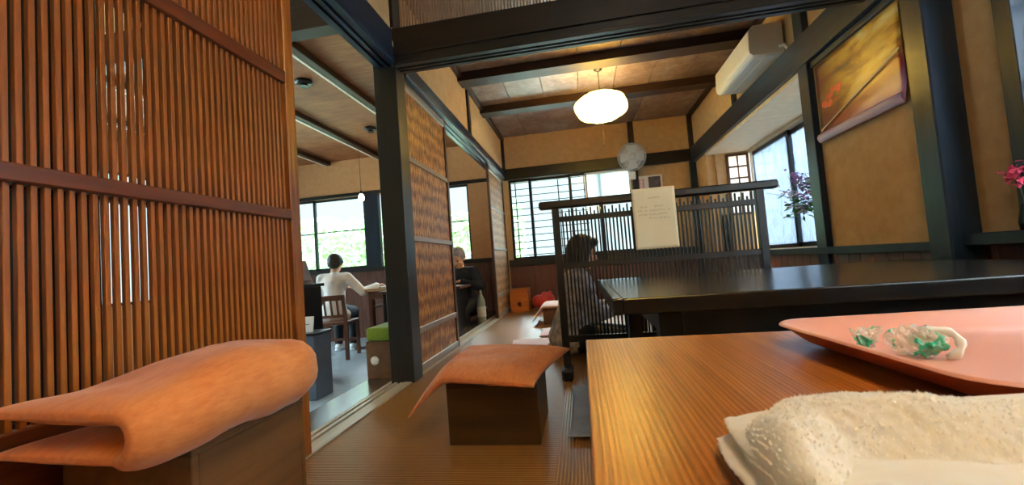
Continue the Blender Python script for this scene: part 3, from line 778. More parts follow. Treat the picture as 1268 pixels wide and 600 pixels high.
# towel: folded terry
M['towel'] = plain('white_terry', '#f6efe0', .95, c2='#fdfaf2', nscale=60)
def terry_light():
    m_ = M['towel']; nt = m_.node_tree; b = nt.nodes['Principled BSDF']
    tr = nt.nodes.new('ShaderNodeBsdfTranslucent'); tr.inputs['Color'].default_value = lin('#fbf4e6')
    mx = nt.nodes.new('ShaderNodeMixShader'); mx.inputs[0].default_value = .35
    L(nt, b.outputs[0], mx.inputs[1]); L(nt, tr.outputs[0], mx.inputs[2]); L(nt, mx.outputs[0], nt.nodes['Material Output'].inputs['Surface'])
terry_light()
def towel():
    m = MB(); bm = m.bm
    W, D = .30, .20
    def tops(u, v):
        # u 0..1 along x, v 0..1 along y (near..far)
        z = .026
        z += .012 * math.exp(-((v - .80 + .30 * u) / .13) ** 2)          # crosswise ridge
        z -= .010 * math.exp(-((v - .60 + .10 * u) / .10) ** 2)
        z += .010 * math.exp(-((u - .62) / .3) ** 2 - ((v - .3) / .25) ** 2)
        z += .018 * max(0, .25 - v) / .25 * max(0, u - .35)
        z += wob((u * 5, v * 5, 1), 1.2, .005)
        return z
    nu, nv = 190, 150
    def edge(u, v):
        d = min(u * W, (1 - u) * W, v * D, (1 - v) * D)
        r = .016; d = min(d, r); return math.sqrt(max(0, 1 - ((r - d) / r) ** 2))
    def place(u, v, z):
        x = (u - .5) * W; y = (v - .5) * D
        y += .010 * math.sin(u * 5 + .4); x += .010 * math.sin(v * 6)
        if u < .12 and v > .5: y -= .25 * (.12 - u) * W * 3
        return Vector((x, y, z))
    top = [[None] * (nv + 1) for _ in range(nu + 1)]
    for i in range(nu + 1):
        for j in range(nv + 1):
            u, v = i / nu, j / nv
            e = edge(u, v); z = tops(u, v) * (.10 + .90 * e)
            # layered fold lines on the left edge
            z += random.uniform(-.0004, .0004)
            z += noise.noise(Vector((u * 62, v * 42, 3))) * .0011 + noise.noise(Vector((u * 150, v * 100, 9))) * .0007
            p = place(u, v, z); p.x += random.uniform(-.0006, .0006); p.y += random.uniform(-.0006, .0006)
            top[i][j] = bm.verts.new(p)
    for i in range(nu):
        for j in range(nv): bm.faces.new((top[i][j], top[i + 1][j], top[i + 1][j + 1], top[i][j + 1]))
    # loops of pile
    for i in range(nu + 1):
        for j in range(nv + 1):
            for _q in range(1 if random.random() < .75 else 0):
                p = top[i][j].co + Vector((random.uniform(-.0008, .0008), random.uniform(-.0008, .0008), 0)); h = random.uniform(.0004, .0010); a = random.uniform(0, 6.28); b = .0009
                dx, dy = random.uniform(-.0005, .0005), random.uniform(-.0005, .0005)
                e = edge(i / nu, j / nv); out = Vector(((i / nu - .5), (j / nv - .5), 0)) * (1 - e) * .006
                q = [bm.verts.new(p + Vector((math.cos(a + k * 2.1) * b, math.sin(a + k * 2.1) * b, -.0006))) for k in range(3)]
                tip = bm.verts.new(p + Vector((dx, dy, h)) + out)
                for k in range(3): bm.faces.new((q[k], q[(k + 1) % 3], tip))
    return m, W, D
t = thing('hand_towel', 'folded white terry hand towel in front of the tray', 'towel', (.232, .176, TZ + .001), R(6))
m, W_, D_ = towel(); m.build('top_layer', M['towel'], t, smooth=True)
for k in range(2):
    m = MB()
    def lay(u, v, k=k):
        a = 2 * math.pi * u
        z = .008 + k * .009 + .006 * math.sin(a)
        s = math.copysign(abs(math.cos(a)) ** .5, math.cos(a))
        return Vector((s * (W_ / 2 - .002 + .006 * (k == 0)) + .010 * math.sin(v * 6) + random.uniform(-.0006, .0006), (v - .5) * D_ * .96 + .002 * k, max(.0005, z) + random.uniform(-.0005, .0005)))
    m.grid(60, 90, lay, True); m.build('under_layer', M['towel'], t, smooth=True)

# ------------------------------------------------------------------ lattice screen
SY = 2.36
t = thing('lattice_screen', 'black slatted standing screen behind the large black table', 'screen', (.41, SY, 0))
m = MB(); m.box(-.555, -.515, -.018, .018, .06, .935, .003); m.build('post', M['dark'], t)
m = MB(); m.box(.505, .545, -.018, .018, .06, .935, .003); m.build('post', M['dark'], t)
m = MB(); m.box(-.625, .615, -.03, .03, .932, .975, .008); m.build('top_rail', M['dark_x'], t)
for z0, z1 in ((.855, .885), (.595, .625), (.19, .225)):
    m = MB(); m.box(-.515, .505, -.014, .014, z0, z1, .002); m.build('rail', M['dark_x'], t)
for x in (-.535, .525):
    m = MB(); m.box(x - .03, x + .03, -.10, .06, 0, .06, .01); m.build('foot', M['dark'], t)
for hh, off in ((.925, 0), (.905, 1)):
    s0 = MB().box(-.0045, .0045, -.006, .006, .20, hh, .001).build('slat', M['dark'], t)
    k = off; first = True
    while k < 51:
        s = s0 if first else s0.copy()
        if not first: COL.objects.link(s)
        first = False; s.location.x = -.498 + k * .0197; k += 2
# notice on it
M['paper'] = plain('cream_paper', '#e0cba0', .8, c2='#e8d5ae', nscale=4)
M['ink'] = plain('grey_ink', '#8a7550', .8)
t = thing('notice_sheet', 'cream notice with faint lines of writing hung on the screen', 'notice', (.402, SY - .033, .83))
m = MB()
m.grid(14, 20, lambda u, v: Vector(((u - .5) * .222, -.002 + .006 * math.sin(u * 3.0) * (1 - v), (v - .5) * .325)))
m.grid(2, 14, lambda u, v: Vector(((v - .5) * .222, -.002 + .06 * u, .1625 + .004 * math.sin(u * 3.1))))
sheet = m.build('sheet', M['paper'], t, smooth=True); sheet.modifiers.new('thick', 'SOLIDIFY').thickness = .0008
random.seed(3)
m = MB()
def glyph(m, x, z, s):
    for q in range(3):
        if random.random() < .5: m.box(x, x + s * random.uniform(.5, .9), -.0052, -.0042, z + s * q * .33, z + s * q * .33 + s * .10)
        else: m.box(x + s * q * .33, x + s * q * .33 + s * .10, -.0052, -.0042, z, z + s * random.uniform(.5, .9))
for k in range(5): glyph(m, -.03 + k * .012, .105, .010)
for row, (n_, x_) in enumerate(((10, -.07), (14, -.085), (13, -.085), (9, -.03))):
    for k in range(n_):
        if random.random() < .8: glyph(m, x_ + k * .0118, .058 - row * .021, .0095)
m.bm.transform(Matrix.Translation((0, -.0045, 0)))
m.build('lettering', M['ink'], sheet)

# ------------------------------------------------------------------ lantern
def lantern_mat():
    m_, nt, b = base_mat('lantern_paper')
    b.inputs['Base Color'].default_value = lin('#fff0b8'); b.inputs['Roughness'].default_value = .9
    tr = nt.nodes.new('ShaderNodeBsdfTranslucent'); tr.inputs['Color'].default_value = lin('#ffe27e')
    mx = nt.nodes.new('ShaderNodeMixShader'); mx.inputs[0].default_value = .75
    L(nt, b.outputs[0], mx.inputs[1]); L(nt, tr.outputs[0], mx.inputs[2]); L(nt, mx.outputs[0], nt.nodes['Material Output'].inputs['Surface'])
    return m_
M['lantern'] = lantern_mat()
def lantern(x, y, z, label, rz=0):
    t = thing('paper_lantern', label, 'lantern', (x, y, z), rz)
    a, h, n = .262, .13, 8
    m = MB()
    def f(u, v):
        th = 2 * math.pi * u; ph = (v - .5) * math.pi * .93
        sc = 1 - .045 * abs(math.sin(n * th / 2)) ** .6 * 0 - .05 * (abs(math.sin(n * th / 2)))
        c = abs(math.cos(ph)) ** .8
        return Vector((a * c * sc * math.cos(th), a * c * sc * math.sin(th), h * math.sin(ph)))
    m.grid(64, 20, f, True); m.build('paper_shade', M['lantern'], t, smooth=True)
    for k in range(n):
        th = 2 * math.pi * k / n
        pts = []
        for j in range(17):
            ph = (j / 16 - .5) * math.pi * .94; c = abs(math.cos(ph)) ** .8
            pts.append((1.008 * a * c * math.cos(th), 1.008 * a * c * math.sin(th), 1.01 * h * math.sin(ph)))
        m = MB(); m.tube(pts, .003, 6); m.build('rib', M['lantern_rib'], t)
    l = bpy.data.lights.new('lantern_bulb', 'POINT'); l.energy = 26; l.color = (1, .86, .60); l.shadow_soft_size = .05
    lo = bpy.data.objects.new('lantern_bulb', l); COL.objects.link(lo); lo.parent = t
    m = MB(); m.lathe([(.0, .118), (.035, .118), (.035, .128), (0, .13)], 20); m.build('top_cap', M['black'], t, True)
    m = MB(); m.tube([(0, 0, .125), (0, 0, ZC - z - .03)], .003, 8); m.build('cord', M['black'], t)
    m = MB(); m.lathe([(0, ZC - z), (.042, ZC - z), (.042, ZC - z - .03), (.02, ZC - z - .045), (0, ZC - z - .045)], 20); m.build('ceiling_rose', M['black'], t, True)
    m = MB(); m.tube([(0, 0, -.12), (.004, 0, -.25), (0, 0, -.36)], .002, 6); pc_ = m.build('pull_cord', M['lantern_rib'], t)
    m = MB(); m.lathe([(0, -.40), (.007, -.395), (.005, -.37), (.002, -.355), (0, -.35)], 10); m.build('pull_knob', M['lantern_rib'], pc_, True)
    return t
lantern(.305, 4.12, 2.10, 'glowing yellow paper lantern hanging from the dark ceiling', R(10))
lantern(.45, -.45, 2.05, 'added unseen paper lantern behind the viewer, lighting the near table', 0)  # second lantern added out of view for warm light up front

M['diffuser'] = emit('added_lamp_diffuser', '#fffaf4', 7)  # glow of an unseen lamp added to brighten the near table
t = thing('added_ceiling_lamp', 'added unseen square ceiling lamp brightening the near table', 'lamp', (.45, .05, ZC))
m = MB(); m.box(-.3, .3, -.3, .3, -.03, 0, .004); m.build('frame', M['brown_beam'], t)
m = MB(); m.box(-.26, .26, -.26, .26, -.10, -.03, .02, seg=2); m.build('diffuser', M['diffuser'], t)
# ------------------------------------------------------------------ wall fan
M['guard'] = plain('white_guard_wire', '#d6d6d2', .4, c2='#dededa', nscale=5)
t = thing('wall_fan', 'white wall mounted fan above the far window', 'fan', (.775, YF - .20, 1.96))
t.rotation_euler = (R(8), 0, 0)
m = MB()
for k in range(72):
    a = 2 * math.pi * k / 72; c, s = math.cos(a), math.sin(a)
    m.tube([(.035 * c, -.085, .035 * s), (.11 * c, -.078, .11 * s), (.168 * c, -.055, .168 * s), (.185 * c, -.01, .185 * s)], .0027, 4)
for r, y in ((.185, -.01), (.13, -.073), (.08, -.082)):
    m.tube([(r * math.cos(2 * math.pi * k / 40), y, r * math.sin(2 * math.pi * k / 40)) for k in range(40)], .004 if r > .18 else .002, 6, closed=True)
m.build('front_guard', M['guard'], t)
m = MB()
for k in range(72):
    a = 2 * math.pi * k / 72; c, s = math.cos(a), math.sin(a)
    m.tube([(.185 * c, -.008, .185 * s), (.15 * c, .03, .15 * s), (.06 * c, .045, .06 * s)], .0025, 4)
m.build('rear_guard', M['guard'], t)
rot = Matrix.Rotation(R(90), 4, 'X')
m = MB(); m.lathe([(0, .0), (.045, 0), (.045, .004), (0, .006)], 24, mtx=Matrix.Translation((0, -.083, 0)) @ rot); m.build('badge', M['guard'], t, True)
for k in range(4):
    m = MB(); a0 = k * math.pi / 2
    m.grid(6, 6, lambda u, v: Vector(((.03 + .13 * u) * math.cos(a0 + (v - .5) * (1.2 - .3 * u)), -.03 + (v - .5) * .035, (.03 + .13 * u) * math.sin(a0 + (v - .5) * (1.2 - .3 * u)))))
    b_ = m.build('blade', M['guard'], t, True)
m = MB(); m.lathe([(0, -.06), (.05, -.055), (.055, .0), (.05, .03), (0, .035)], 24, mtx=Matrix.Translation((0, .06, 0)) @ rot); m.build('motor', M['white_paint'], t, True)
m = MB(); m.tube([(0, .06, -.03), (0, .08, -.12), (0, .10, -.2)], .017, 10); m.build('neck', M['white_paint'], t, True)
m = MB(); m.box(-.045, .045, .05, .15, -.30, -.19, .012, seg=2); m.build('wall_bracket', M['white_paint'], t)
m = MB(); m.tube([(.10, .06, -.12), (.105, .05, -.26)], .0025, 6); m.build('pull_string', M['guard'], t)

# picture sign beside fan
M['signwhite'] = plain('white_card', '#e8e4de', .6); M['signdark'] = plain('dark_photo', '#20232a', .5, c2='#5a5560', nscale=14); M['signred'] = plain('red_print', '#d0504a', .6)
t = thing('picture_sign', 'small white sign with red writing and dark photo below the fan', 'sign', (.985, YF - .012, 1.605))
board = MB().box(-.19, .19, -.008, .004, -.115, .115, .002).build('board', M['signwhite'], t)
MB().box(.005, .165, -.011, -.008, -.095, .095).build('photo', M['signdark'], board)
m = MB()
random.seed(5)
for k in range(3):
    for q in range(2): 
        x0 = -.14 + q * .055; z0 = .045 - k * .05
        m.box(x0, x0 + .04, -.0105, -.008, z0 + .012, z0 + .019); m.box(x0 + .016, x0 + .023, -.0105, -.008, z0 - .012, z0 + .03); m.box(x0 + .004, x0 + .034, -.0105, -.008, z0 - .012, z0 - .006)
m.build('red_lettering', M['signred'], board)

# ------------------------------------------------------------------ air conditioner
t = thing('air_conditioner', 'white air conditioner high on the right wall', 'air conditioner', (1.6, 3.72, 2.05))
prof = [(-.0, .0), (-.215, .008), (-.238, .026), (-.243, .05), (-.236, .20), (-.20, .236), (-.0, .24)]
m = MB(); m.poly_prism(prof, .78, Matrix(((1, 0, 0, 0), (0, 0, 1, -.39), (0, 1, 0, 0), (0, 0, 0, 1))))
bmesh.ops.bevel(m.bm, geom=[e for e in m.bm.edges], offset=.003, segments=1, affect='EDGES')
m.build('body', M['white_paint'], t)
m = MB(); m.grid(1, 6, lambda u, v: Vector((-.2435 + .007 * v, -.386 + .772 * u, .052 + .145 * v))); o = m.build('front_panel', M['white_paint'], t); o.modifiers.new('t', 'SOLIDIFY').thickness = .006
for x0, x1 in ((-.205, -.135), (-.12, -.05)):
    m = MB(); m.box(x0, x1, -.37, .37, -.004, .001, .001, Matrix.Rotation(R(2.1), 4, 'Y')); m.build('louvre', M['ac_grille'], t)
m = MB(); m.tube([(-.03, -.39, .05), (-.02, -.43, .04), (-.012, -.46, -.0), (-.02, -.48, -.05)], .012, 8); m.build('pipe', M['white_paint'], t, True)

# ------------------------------------------------------------------ poster
def poster_mat():
    m_, nt, b = base_mat('poster_print')
    t_ = nt.nodes.new('ShaderNodeTexCoord'); s = nt.nodes.new('ShaderNodeSeparateXYZ'); L(nt, t_.outputs['Object'], s.inputs[0])
    # object y: -.36 (near) .. .36 (far), z -.25 .. .25
    n = noise_tex(nt, coords(nt, (1, 2, 6), (R(25), 0, 0)), 1.7, 4, .5, .3)
    gold = ramp(nt, n, [(.30, '#4b220c'), (.42, '#a0641c'), (.54, '#e0ae40'), (.68, '#f6e09a')])
    z = nt.nodes.new('ShaderNodeMapRange'); z.inputs['From Min'].default_value = -.25; z.inputs['From Max'].default_value = .25
    L(nt, s.outputs['Z'], z.inputs[0])
    yy = nt.nodes.new('ShaderNodeMath'); yy.operation = 'MULTIPLY_ADD'; yy.inputs[1].default_value = .5
    L(nt, s.outputs['Y'], yy.inputs[0]); L(nt, z.outputs[0], yy.inputs[2])
    low = ramp(nt, yy.outputs[0], [(.0, '#b88ab0'), (.13, '#a86a94'), (.2, '#8c2c3c'), (.32, '#a8403a')])
    msk = ramp(nt, yy.outputs[0], [(.26, (0, 0, 0, 1)), (.40, (1, 1, 1, 1))])
    mx = nt.nodes.new('ShaderNodeMixRGB'); L(nt, msk, mx.inputs[0]); L(nt, low, mx.inputs[1]); L(nt, gold, mx.inputs[2])
    # darker red-brown field to the far end
    far = nt.nodes.new('ShaderNodeMapRange'); far.inputs['From Min'].default_value = .02; far.inputs['From Max'].default_value = .3
    far.inputs['To Max'].default_value = .85; L(nt, s.outputs['Y'], far.inputs[0])
    m2 = nt.nodes.new('ShaderNodeMixRGB'); m2.inputs[2].default_value = lin('#6a2c20'); L(nt, far.outputs[0], m2.inputs[0]); L(nt, mx.outputs[0], m2.inputs[1])
    L(nt, m2.outputs[0], b.inputs['Base Color']); b.inputs['Roughness'].default_value = .3
    return m_
M['poster'] = poster_mat(); M['posterred'] = plain('red_blossom_print', '#d8432c', .35, c2='#e8643c', nscale=30); M['posterwhite'] = plain('pale_stroke_print', '#d8c4b0', .35); M['posterlilac'] = plain('lilac_edge_print', '#b49ab8', .35, c2='#c4aac4', nscale=6)
t = thing('wall_poster', 'glossy gold and purple poster with red blossoms on the right wall', 'poster', (XR - .012, 2.635, 1.525))
m = MB()
m.grid(20, 20, lambda u, v: Vector((-.018 * max(0, .2 - v) / .2 * 1.0 - .006 * math.sin(u * 3.1), -.365 + .73 * u, -.25 + .50 * v)))
o = m.build('sheet', M['poster'], t, True); o.modifiers.new('t', 'SOLIDIFY').thickness = .001
m = MB(); m.grid(14, 10, lambda u, v: Vector((-.019 - .006 * math.sin(u * 3.1) - .014 * math.sin(v * 2.6), -.364 + .728 * u, -.252 + .055 * v)))
o = m.build('curled_edge', M['posterlilac'], t, True); o.modifiers.new('t', 'SOLIDIFY').thickness = .001
m = MB()
random.seed(11)
for k in range(26):
    a = random.uniform(0, 6.28); rr = random.uniform(0, 1) ** .5
    y, z = .20 + .085 * rr * math.cos(a) - .04 * math.sin(a) * rr, .0 + .06 * rr * math.sin(a) - .2 * rr * .085 * math.cos(a)
    m.ell((-.010, y, z), (.0012, random.uniform(.016, .03), random.uniform(.012, .022)), seg=10)
m.build('blossom_print', M['posterred'], t)
m = MB(); m.bar((-.014, .34, -.175), (-.014, -.36, .02), .002, .010); m.build('stroke_print', M['posterwhite'], t)

# ------------------------------------------------------------------ flowers in a hanging vase by the bay window
M['leaf'] = plain('green_leaf', '#2f6a1e', .5, c2='#4c8f2c', nscale=20); M['petal'] = plain('purple_petal', '#93609f', .6, c2='#c49acc', nscale=30); M['petal2'] = plain('pale_petal', '#d8c0dc', .6, c2='#eadcec', nscale=30); M['stem'] = plain('dark_stem', '#3a3a22', .6)
M['pinkpetal'] = plain('pink_petal', '#d83a6a', .6, c2='#ee6a92', nscale=30)
fx, fy, fz = 1.735, 3.34, .82
t = thing('flower_arrangement', 'purple flowers with green leaves in a dark vase on bay window ledge', 'flowers', (fx, fy, .60))
m = MB(); m.lathe([(0, .0), (.035, 0), (.04, .03), (.032, .12), (.022, .2), (.028, .235), (.022, .235), (.016, .2), (0, .19)], 24); m.build('vase', M['black'], t, True)
random.seed(21)
stems = [((.0, -.05, .42), 'petal'), ((-.03, .05, .58), 'petal'), ((.02, .12, .62), 'petal'), ((-.02, -.1, .52), 'petal'), ((-.04, .2, .50), 'petal2'), ((.03, -.02, .60), 'petal'), ((-.03, .07, .36), 'petal2'), ((-.05, -.04, .34), 'petal2'), ((-.07, .36, .50), 'leafonly'), ((-.02, -.2, .56), 'leafonly')]
def leaf(m, c, d, ln, w):
    d = Vector(d).normalized(); s = d.cross(Vector((random.uniform(-1, 1), random.uniform(-1, 1), 1.5))).normalized(); nrm = s.cross(d); c = Vector(c)
    m.grid(6, 2, lambda u, v: c + d * ln * u + s * (v - .5) * 2 * w * math.sin(math.pi * min(1, u * .96 + .02)) ** .8 + nrm * (abs(v - .5) * .4 * w + .25 * ln * u * u * -1))
for e, kind in stems:
    m = MB(); e = Vector(e) + Vector((0, .34, 0)); pts = [Vector((0, 0, .2)) * (1 - q) ** 2 + Vector((e.x * .2, e.y * .2, e.z * .75)) * 2 * q * (1 - q) + e * q * q for q in [k / 8 for k in range(9)]]
    m.tube(pts, .0022, 6); st = m.build('stem', M['stem'], t)
    if kind != 'leafonly':
        m = MB()
        for k in range(34):
            q = random.uniform(.62, 1.02); p = pts[min(8, int(q * 8))] + Vector([random.gauss(0, .016) for _ in range(3)])
            leaf(m, p, [random.gauss(0, 1) for _ in range(3)], random.uniform(.018, .034), .010)
        m.build('blossom', M[kind], st)
    m = MB()
    for k in range(7):
        q = random.uniform(.35, .85); p = pts[int(q * 8)]
        leaf(m, p, (random.gauss(0, 1), random.gauss(0, 1), random.uniform(-.4, .6)), random.uniform(.03, .05), .012)
    m.build('leaves', M['leaf'], st)
m = MB()
for k in range(60):
    p = Vector((random.gauss(-.02, .03), random.gauss(.27, .06), random.gauss(.31, .03)))
    leaf(m, p, (random.gauss(0, 1), random.gauss(0, 1), random.uniform(-.5, .5)), random.uniform(.035, .06), .016)
m.build('leaves', M['leaf'], t)
# pink flower at the right edge
t = thing('pink_flower', 'bright pink flower sprig at the right edge on the ledge', 'flowers', (1.66, 1.87, .625))
m = MB(); m.lathe([(0, 0), (.02, 0), (.024, .03), (.014, .09), (.017, .1), (.012, .1), (0, .09)], 20); m.build('vase', M['black'], t, True)
m = MB(); m.tube([(0, 0, .09), (.0, .01, .16), (.0, .02, .22)], .002, 6); m.build('stem', M['stem'], t)
m = MB()
for k in range(46): leaf(m, Vector((random.gauss(0, .014), .02 + random.gauss(0, .016), .215 + random.gauss(0, .02))), [random.gauss(0, 1) for _ in range(3)], random.uniform(.016, .03), .009)
m.build('blossom', M['pinkpetal'], t)

# ------------------------------------------------------------------ adjoining room furniture
FZ = -.3
t = thing('dining_table', 'pale topped table in front of the person in white', 'table', (-2.23, 5.2, FZ))
MB().box(-.48, .48, -.36, .36, .735, .768, .004).build('tabletop', M['tablewood_l'], t)
MB().box(-.42, .42, -.30, .30, .53, .555, .004).build('shelf', M['chairwood'], t)
for a in (-.43, .37):
    for b in (-.31, .25): MB().box(a, a + .06, b, b + .06, 0, .735, .004).build('leg', M['chairwood'], t)
MB().box(-.39, .39, -.33, -.31, .64, .735, .002).build('apron', M['chairwood'], t)
m = MB(); m.lathe([(0, 0), (.05, 0), (.09, .016), (.086, .018), (.05, .006), (0, .006)], 28)
o = m.build('plate', M['white_paint'], smooth=True); o.location = (-2.5, 5.05, FZ + .768); tag(o, 'white plate on the table of the person in white', 'plate')
def chair(x, y, rz, label):
    t = thing('dining_chair', label, 'chair', (x, y, FZ), rz)
    MB().box(-.2, .2, -.2, .2, .40, .43, .006).build('seat', M['chairwood'], t)
    for a in (-1, 1):
        MB().box(a * .18 - .018, a * .18 + .018, .16, .195, 0, .40, .003).build('leg', M['chairwood'], t)
        m = MB(); m.bar((a * .18, -.18, 0), (a * .18, -.18, .42), .036, .036); m.bar((a * .18, -.18, .42), (a * .18, -.24, .74), .036, .03); m.build('leg', M['chairwood'], t)
    m = MB(); m.bar((-.18, -.236, .71), (.18, -.236, .71), .025, .06); m.build('top_rail', M['chairwood'], t)
    m = MB(); m.bar((-.18, -.198, .50), (.18, -.198, .50), .02, .03); m.build('lower_rail', M['chairwood'], t)
    for k in range(4):
        m = MB(); xx = -.108 + k * .072; m.bar((xx, -.20, .51), (xx, -.234, .69), .022, .012); m.build('back_slat', M['chairwood'], t)
    m = MB(); m.bar((-.18, .178, .18), (.18, .178, .18), .02, .03); m.build('stretcher', M['chairwood'], t)
    return t
CR = R(-62)
chair(-2.92, 4.60, R(10), 'dark wooden chair with slatted back under the person in white')
# black cabinet with wooden box, paper and grey bin
t = thing('counter_cabinet', 'black service cabinet seen past the slatted screen edge', 'cabinet', (-2.74, 3.5, FZ))
MB().box(-.25, .25, -.2, .2, .06, .87, .004).build('body', M['black'], t)
MB().box(-.27, .27, -.22, .22, .87, .90, .004).build('top', M['black'], t)
MB().box(-.25, .275, -.24, .2, 0, .06, .003).build('plinth', M['black'], t)
M['bluegrey'] = plain('blue_grey_panel', '#4a5260', .4, c2='#566070', nscale=6)
t = thing('magazine_bin', 'blue grey bin standing in front of the black cabinet', 'bin', (-2.28, 3.12, FZ))
MB().box(-.17, .17, -.11, .11, .0, .5, .006).build('body', M['bluegrey'], t)
MB().box(-.18, .18, -.12, .12, .5, .52, .003).build('rim', M['black'], t)
t = thing('paper_sign', 'white paper sign standing on the blue grey bin', 'sign', (-2.25, 3.08, FZ + .52))
m = MB(); m.box(-.085, .085, -.004, .004, 0, .125, .001, Matrix.Rotation(R(-10), 4, 'X')); psh = m.build('sheet', M['signwhite'], t)
m = MB()
m.box(-.06, .05, -.0055, -.004, .06, .065, 0, Matrix.Rotation(R(-10), 4, 'X'))
m.build('lettering', M['bluegrey'], psh)
t = thing('wooden_menu_box', 'slant topped brown wooden box on the black cabinet', 'box', (-2.66, 3.5, FZ + .90))
m = MB(); m.poly_prism([(-.14, 0), (.14, 0), (.07, .22), (-.14, .25)], .26, Matrix(((1, 0, 0, 0), (0, 0, 1, -.13), (0, 1, 0, 0), (0, 0, 0, 1)))); bmesh.ops.bevel(m.bm, geom=list(m.bm.edges), offset=.004, segments=1, affect='EDGES'); m.build('body', M['brownframe'], t)
m = MB(); m.bar((.146, 0, .03), (.085, 0, .21), .18, .01, (1, 0, .3)); m.build('lid', M['chairwood'], t)
# second table with the older man
t = thing('dining_table', 'dark panelled table in front of the grey haired man', 'table', (-1.72, 4.62, FZ))
MB().box(-.52, .42, -.30, .22, .72, .75, .004).build('tabletop', M['chairwood'], t)
for a in (-.48, .34): MB().box(a, a + .04, -.26, .18, 0, .72, .004).build('side_panel', M['black'], t)
MB().box(-.44, .34, -.26, -.24, .06, .72, .004).build('front_panel', M['wains'], t)
o = MB().box(-.06, .06, -.002, .002, 0, .24, .001).build('menu_card', M['signwhite']); o.location = (-1.60, 4.66, FZ + .751); o.rotation_euler = (R(-8), 0, .3); tag(o, 'white card standing on the dark table beside the woven door edge', 'card')
o = MB().box(-.1, .1, -.07, .07, 0, .002).build('paper_sheet', M['signwhite']); o.location = (-1.45, 4.58, FZ + .751); o.rotation_euler.z = .2; tag(o, 'white paper sheet lying before the grey haired man', 'paper')
chair(-1.44, 5.12, R(180), 'dark wooden chair beneath the grey haired man')
# sake bottle
M['bottleglass'] = plain('pale_green_glass', '#8f9a86', .12, c2='#a4ae9a', nscale=5); M['bottlelabel'] = plain('bottle_label', '#c8c4b0', .7, c2='#d6d2c0', nscale=30)
t = thing('sake_bottle', 'pale green glass bottle by the far wicker door', 'bottle', (-1.215, 4.86, -.004))
m = MB(); m.lathe([(0, 0), (.048, 0), (.052, .006), (.052, .22), (.046, .255), (.022, .31), (.016, .33), (.016, .385), (0, .385)], 28); m.build('body', M['bottleglass'], t, True)
m = MB(); m.lathe([(.0528, .06), (.0528, .18)], 28, cap=False); m.build('label', M['bottlelabel'], t, True)
m = MB(); m.lathe([(0, .385), (.019, .383), (.019, .402), (0, .404)], 20); m.build('stopper', M['white_paint'], t, True)
# pendant bulb and ceiling mounts
M['bulb'] = emit('warm_bulb', '#ffe6c0', 12)
t = thing('pendant_bulb', 'small glowing bare bulb hanging before the adjoining room windows', 'lamp', (-2.9, 5.3, 1.70))
m = MB(); m.lathe([(0, -.045), (.03, -.035), (.042, 0), (.03, .035), (.016, .055), (0, .055)], 20); m.build('bulb', M['bulb'], t, True)
m = MB(); m.lathe([(0, .05), (.018, .05), (.018, .1), (0, .1)], 16); m.build('socket', M['black'], t, True)
m = MB(); m.tube([(0, 0, .1), (0, 0, .755)], .003, 6); m.build('cord', M['black'], t)
for x, y, lb in ((-2.38, 3.43, 'round black spotlight on the bamboo ceiling nearer the slatted screen'), (-2.45, 4.8, 'round black spotlight on the bamboo ceiling beside the post')):
    t = thing('ceiling_spotlight', lb, 'spotlight', (x, y, 2.46))
    m = MB(); m.lathe([(0, 0), (.075, 0), (.078, -.025), (.06, -.035), (0, -.035)], 24); m.build('base', M['black'], t, True)
    m = MB(); m.lathe([(0, -.03), (.03, -.035), (.045, -.055), (.04, -.055), (0, -.045)], 20); m.build('shade', M['black'], t, True)
# cable on the post
m = MB(); m.tube([(-1.03, 2.336, 1.885), (-1.005, 2.325, 1.90), (-.998, 2.29, 2.0), (-1.018, 2.30, 2.06), (-1.016, 2.334, 2.12)], .0035, 6)
tag(m.build('white_cable', M['white_paint'], smooth=True), 'thin white cable running down the top of the black post', 'cable')
# ceiling vent
t = thing('ceiling_vent', 'small grey vent grille in the bark ceiling', 'vent', (.12, 3.4, ZC))
MB().box(-.15, .15, -.1, .1, -.012, 0, .002).build('frame', M['bluegrey'], t)
for k in range(9): MB().box(-.125 + k * .029, -.115 + k * .029, -.085, .085, -.018, -.012, .001).build('slat', M['signwhite'], t)

# ------------------------------------------------------------------ people
def finger_set(m, wr, d, side, up=(0, 0, 1), sc=1, curl=.5, thumb=1):
    """palm and five fingers from wrist wr pointing d; side = lateral axis (towards the little finger)"""
    d = Vector(d).normalized(); s = Vector(side).normalized(); u = Vector(up).normalized()
    pc = wr + d * .05 * sc
    for k in range(4):
        o = s * (-.028 + k * .0185) * sc
        m.cap(wr + d * .012 * sc + o * .7, .014 * sc, wr + d * .085 * sc + o, .0115 * sc, 8)
        L1, L2, L3 = [(.040, .024, .018), (.044, .028, .020), (.041, .026, .019), (.032, .020, .016)][k]
        p0 = wr + d * .088 * sc + o; a = curl * .5; dd = (d * math.cos(a) - u * math.sin(a)); p1 = p0 + dd * L1 * sc
        a += curl * .8; dd = (d * math.cos(a) - u * math.sin(a)); p2 = p1 + dd * L2 * sc
        a += curl * .5; dd = (d * math.cos(a) - u * math.sin(a)); p3 = p2 + dd * L3 * sc
        m.cap(p0, .0098 * sc, p1, .0088 * sc, 8); m.cap(p1, .0088 * sc, p2, .008 * sc, 8); m.cap(p2, .008 * sc, p3, .007 * sc, 8)
    b = wr + d * .03 * sc - s * .03 * sc; t1 = b + (d * .7 - s * .7 - u * .15).normalized() * .042 * sc; t2 = t1 + (d * .9 - s * .3 - u * .25).normalized() * .03 * sc
    m.cap(b, .014 * sc, t1, .0105 * sc, 8); m.cap(t1, .0105 * sc, t2, .008 * sc, 8)
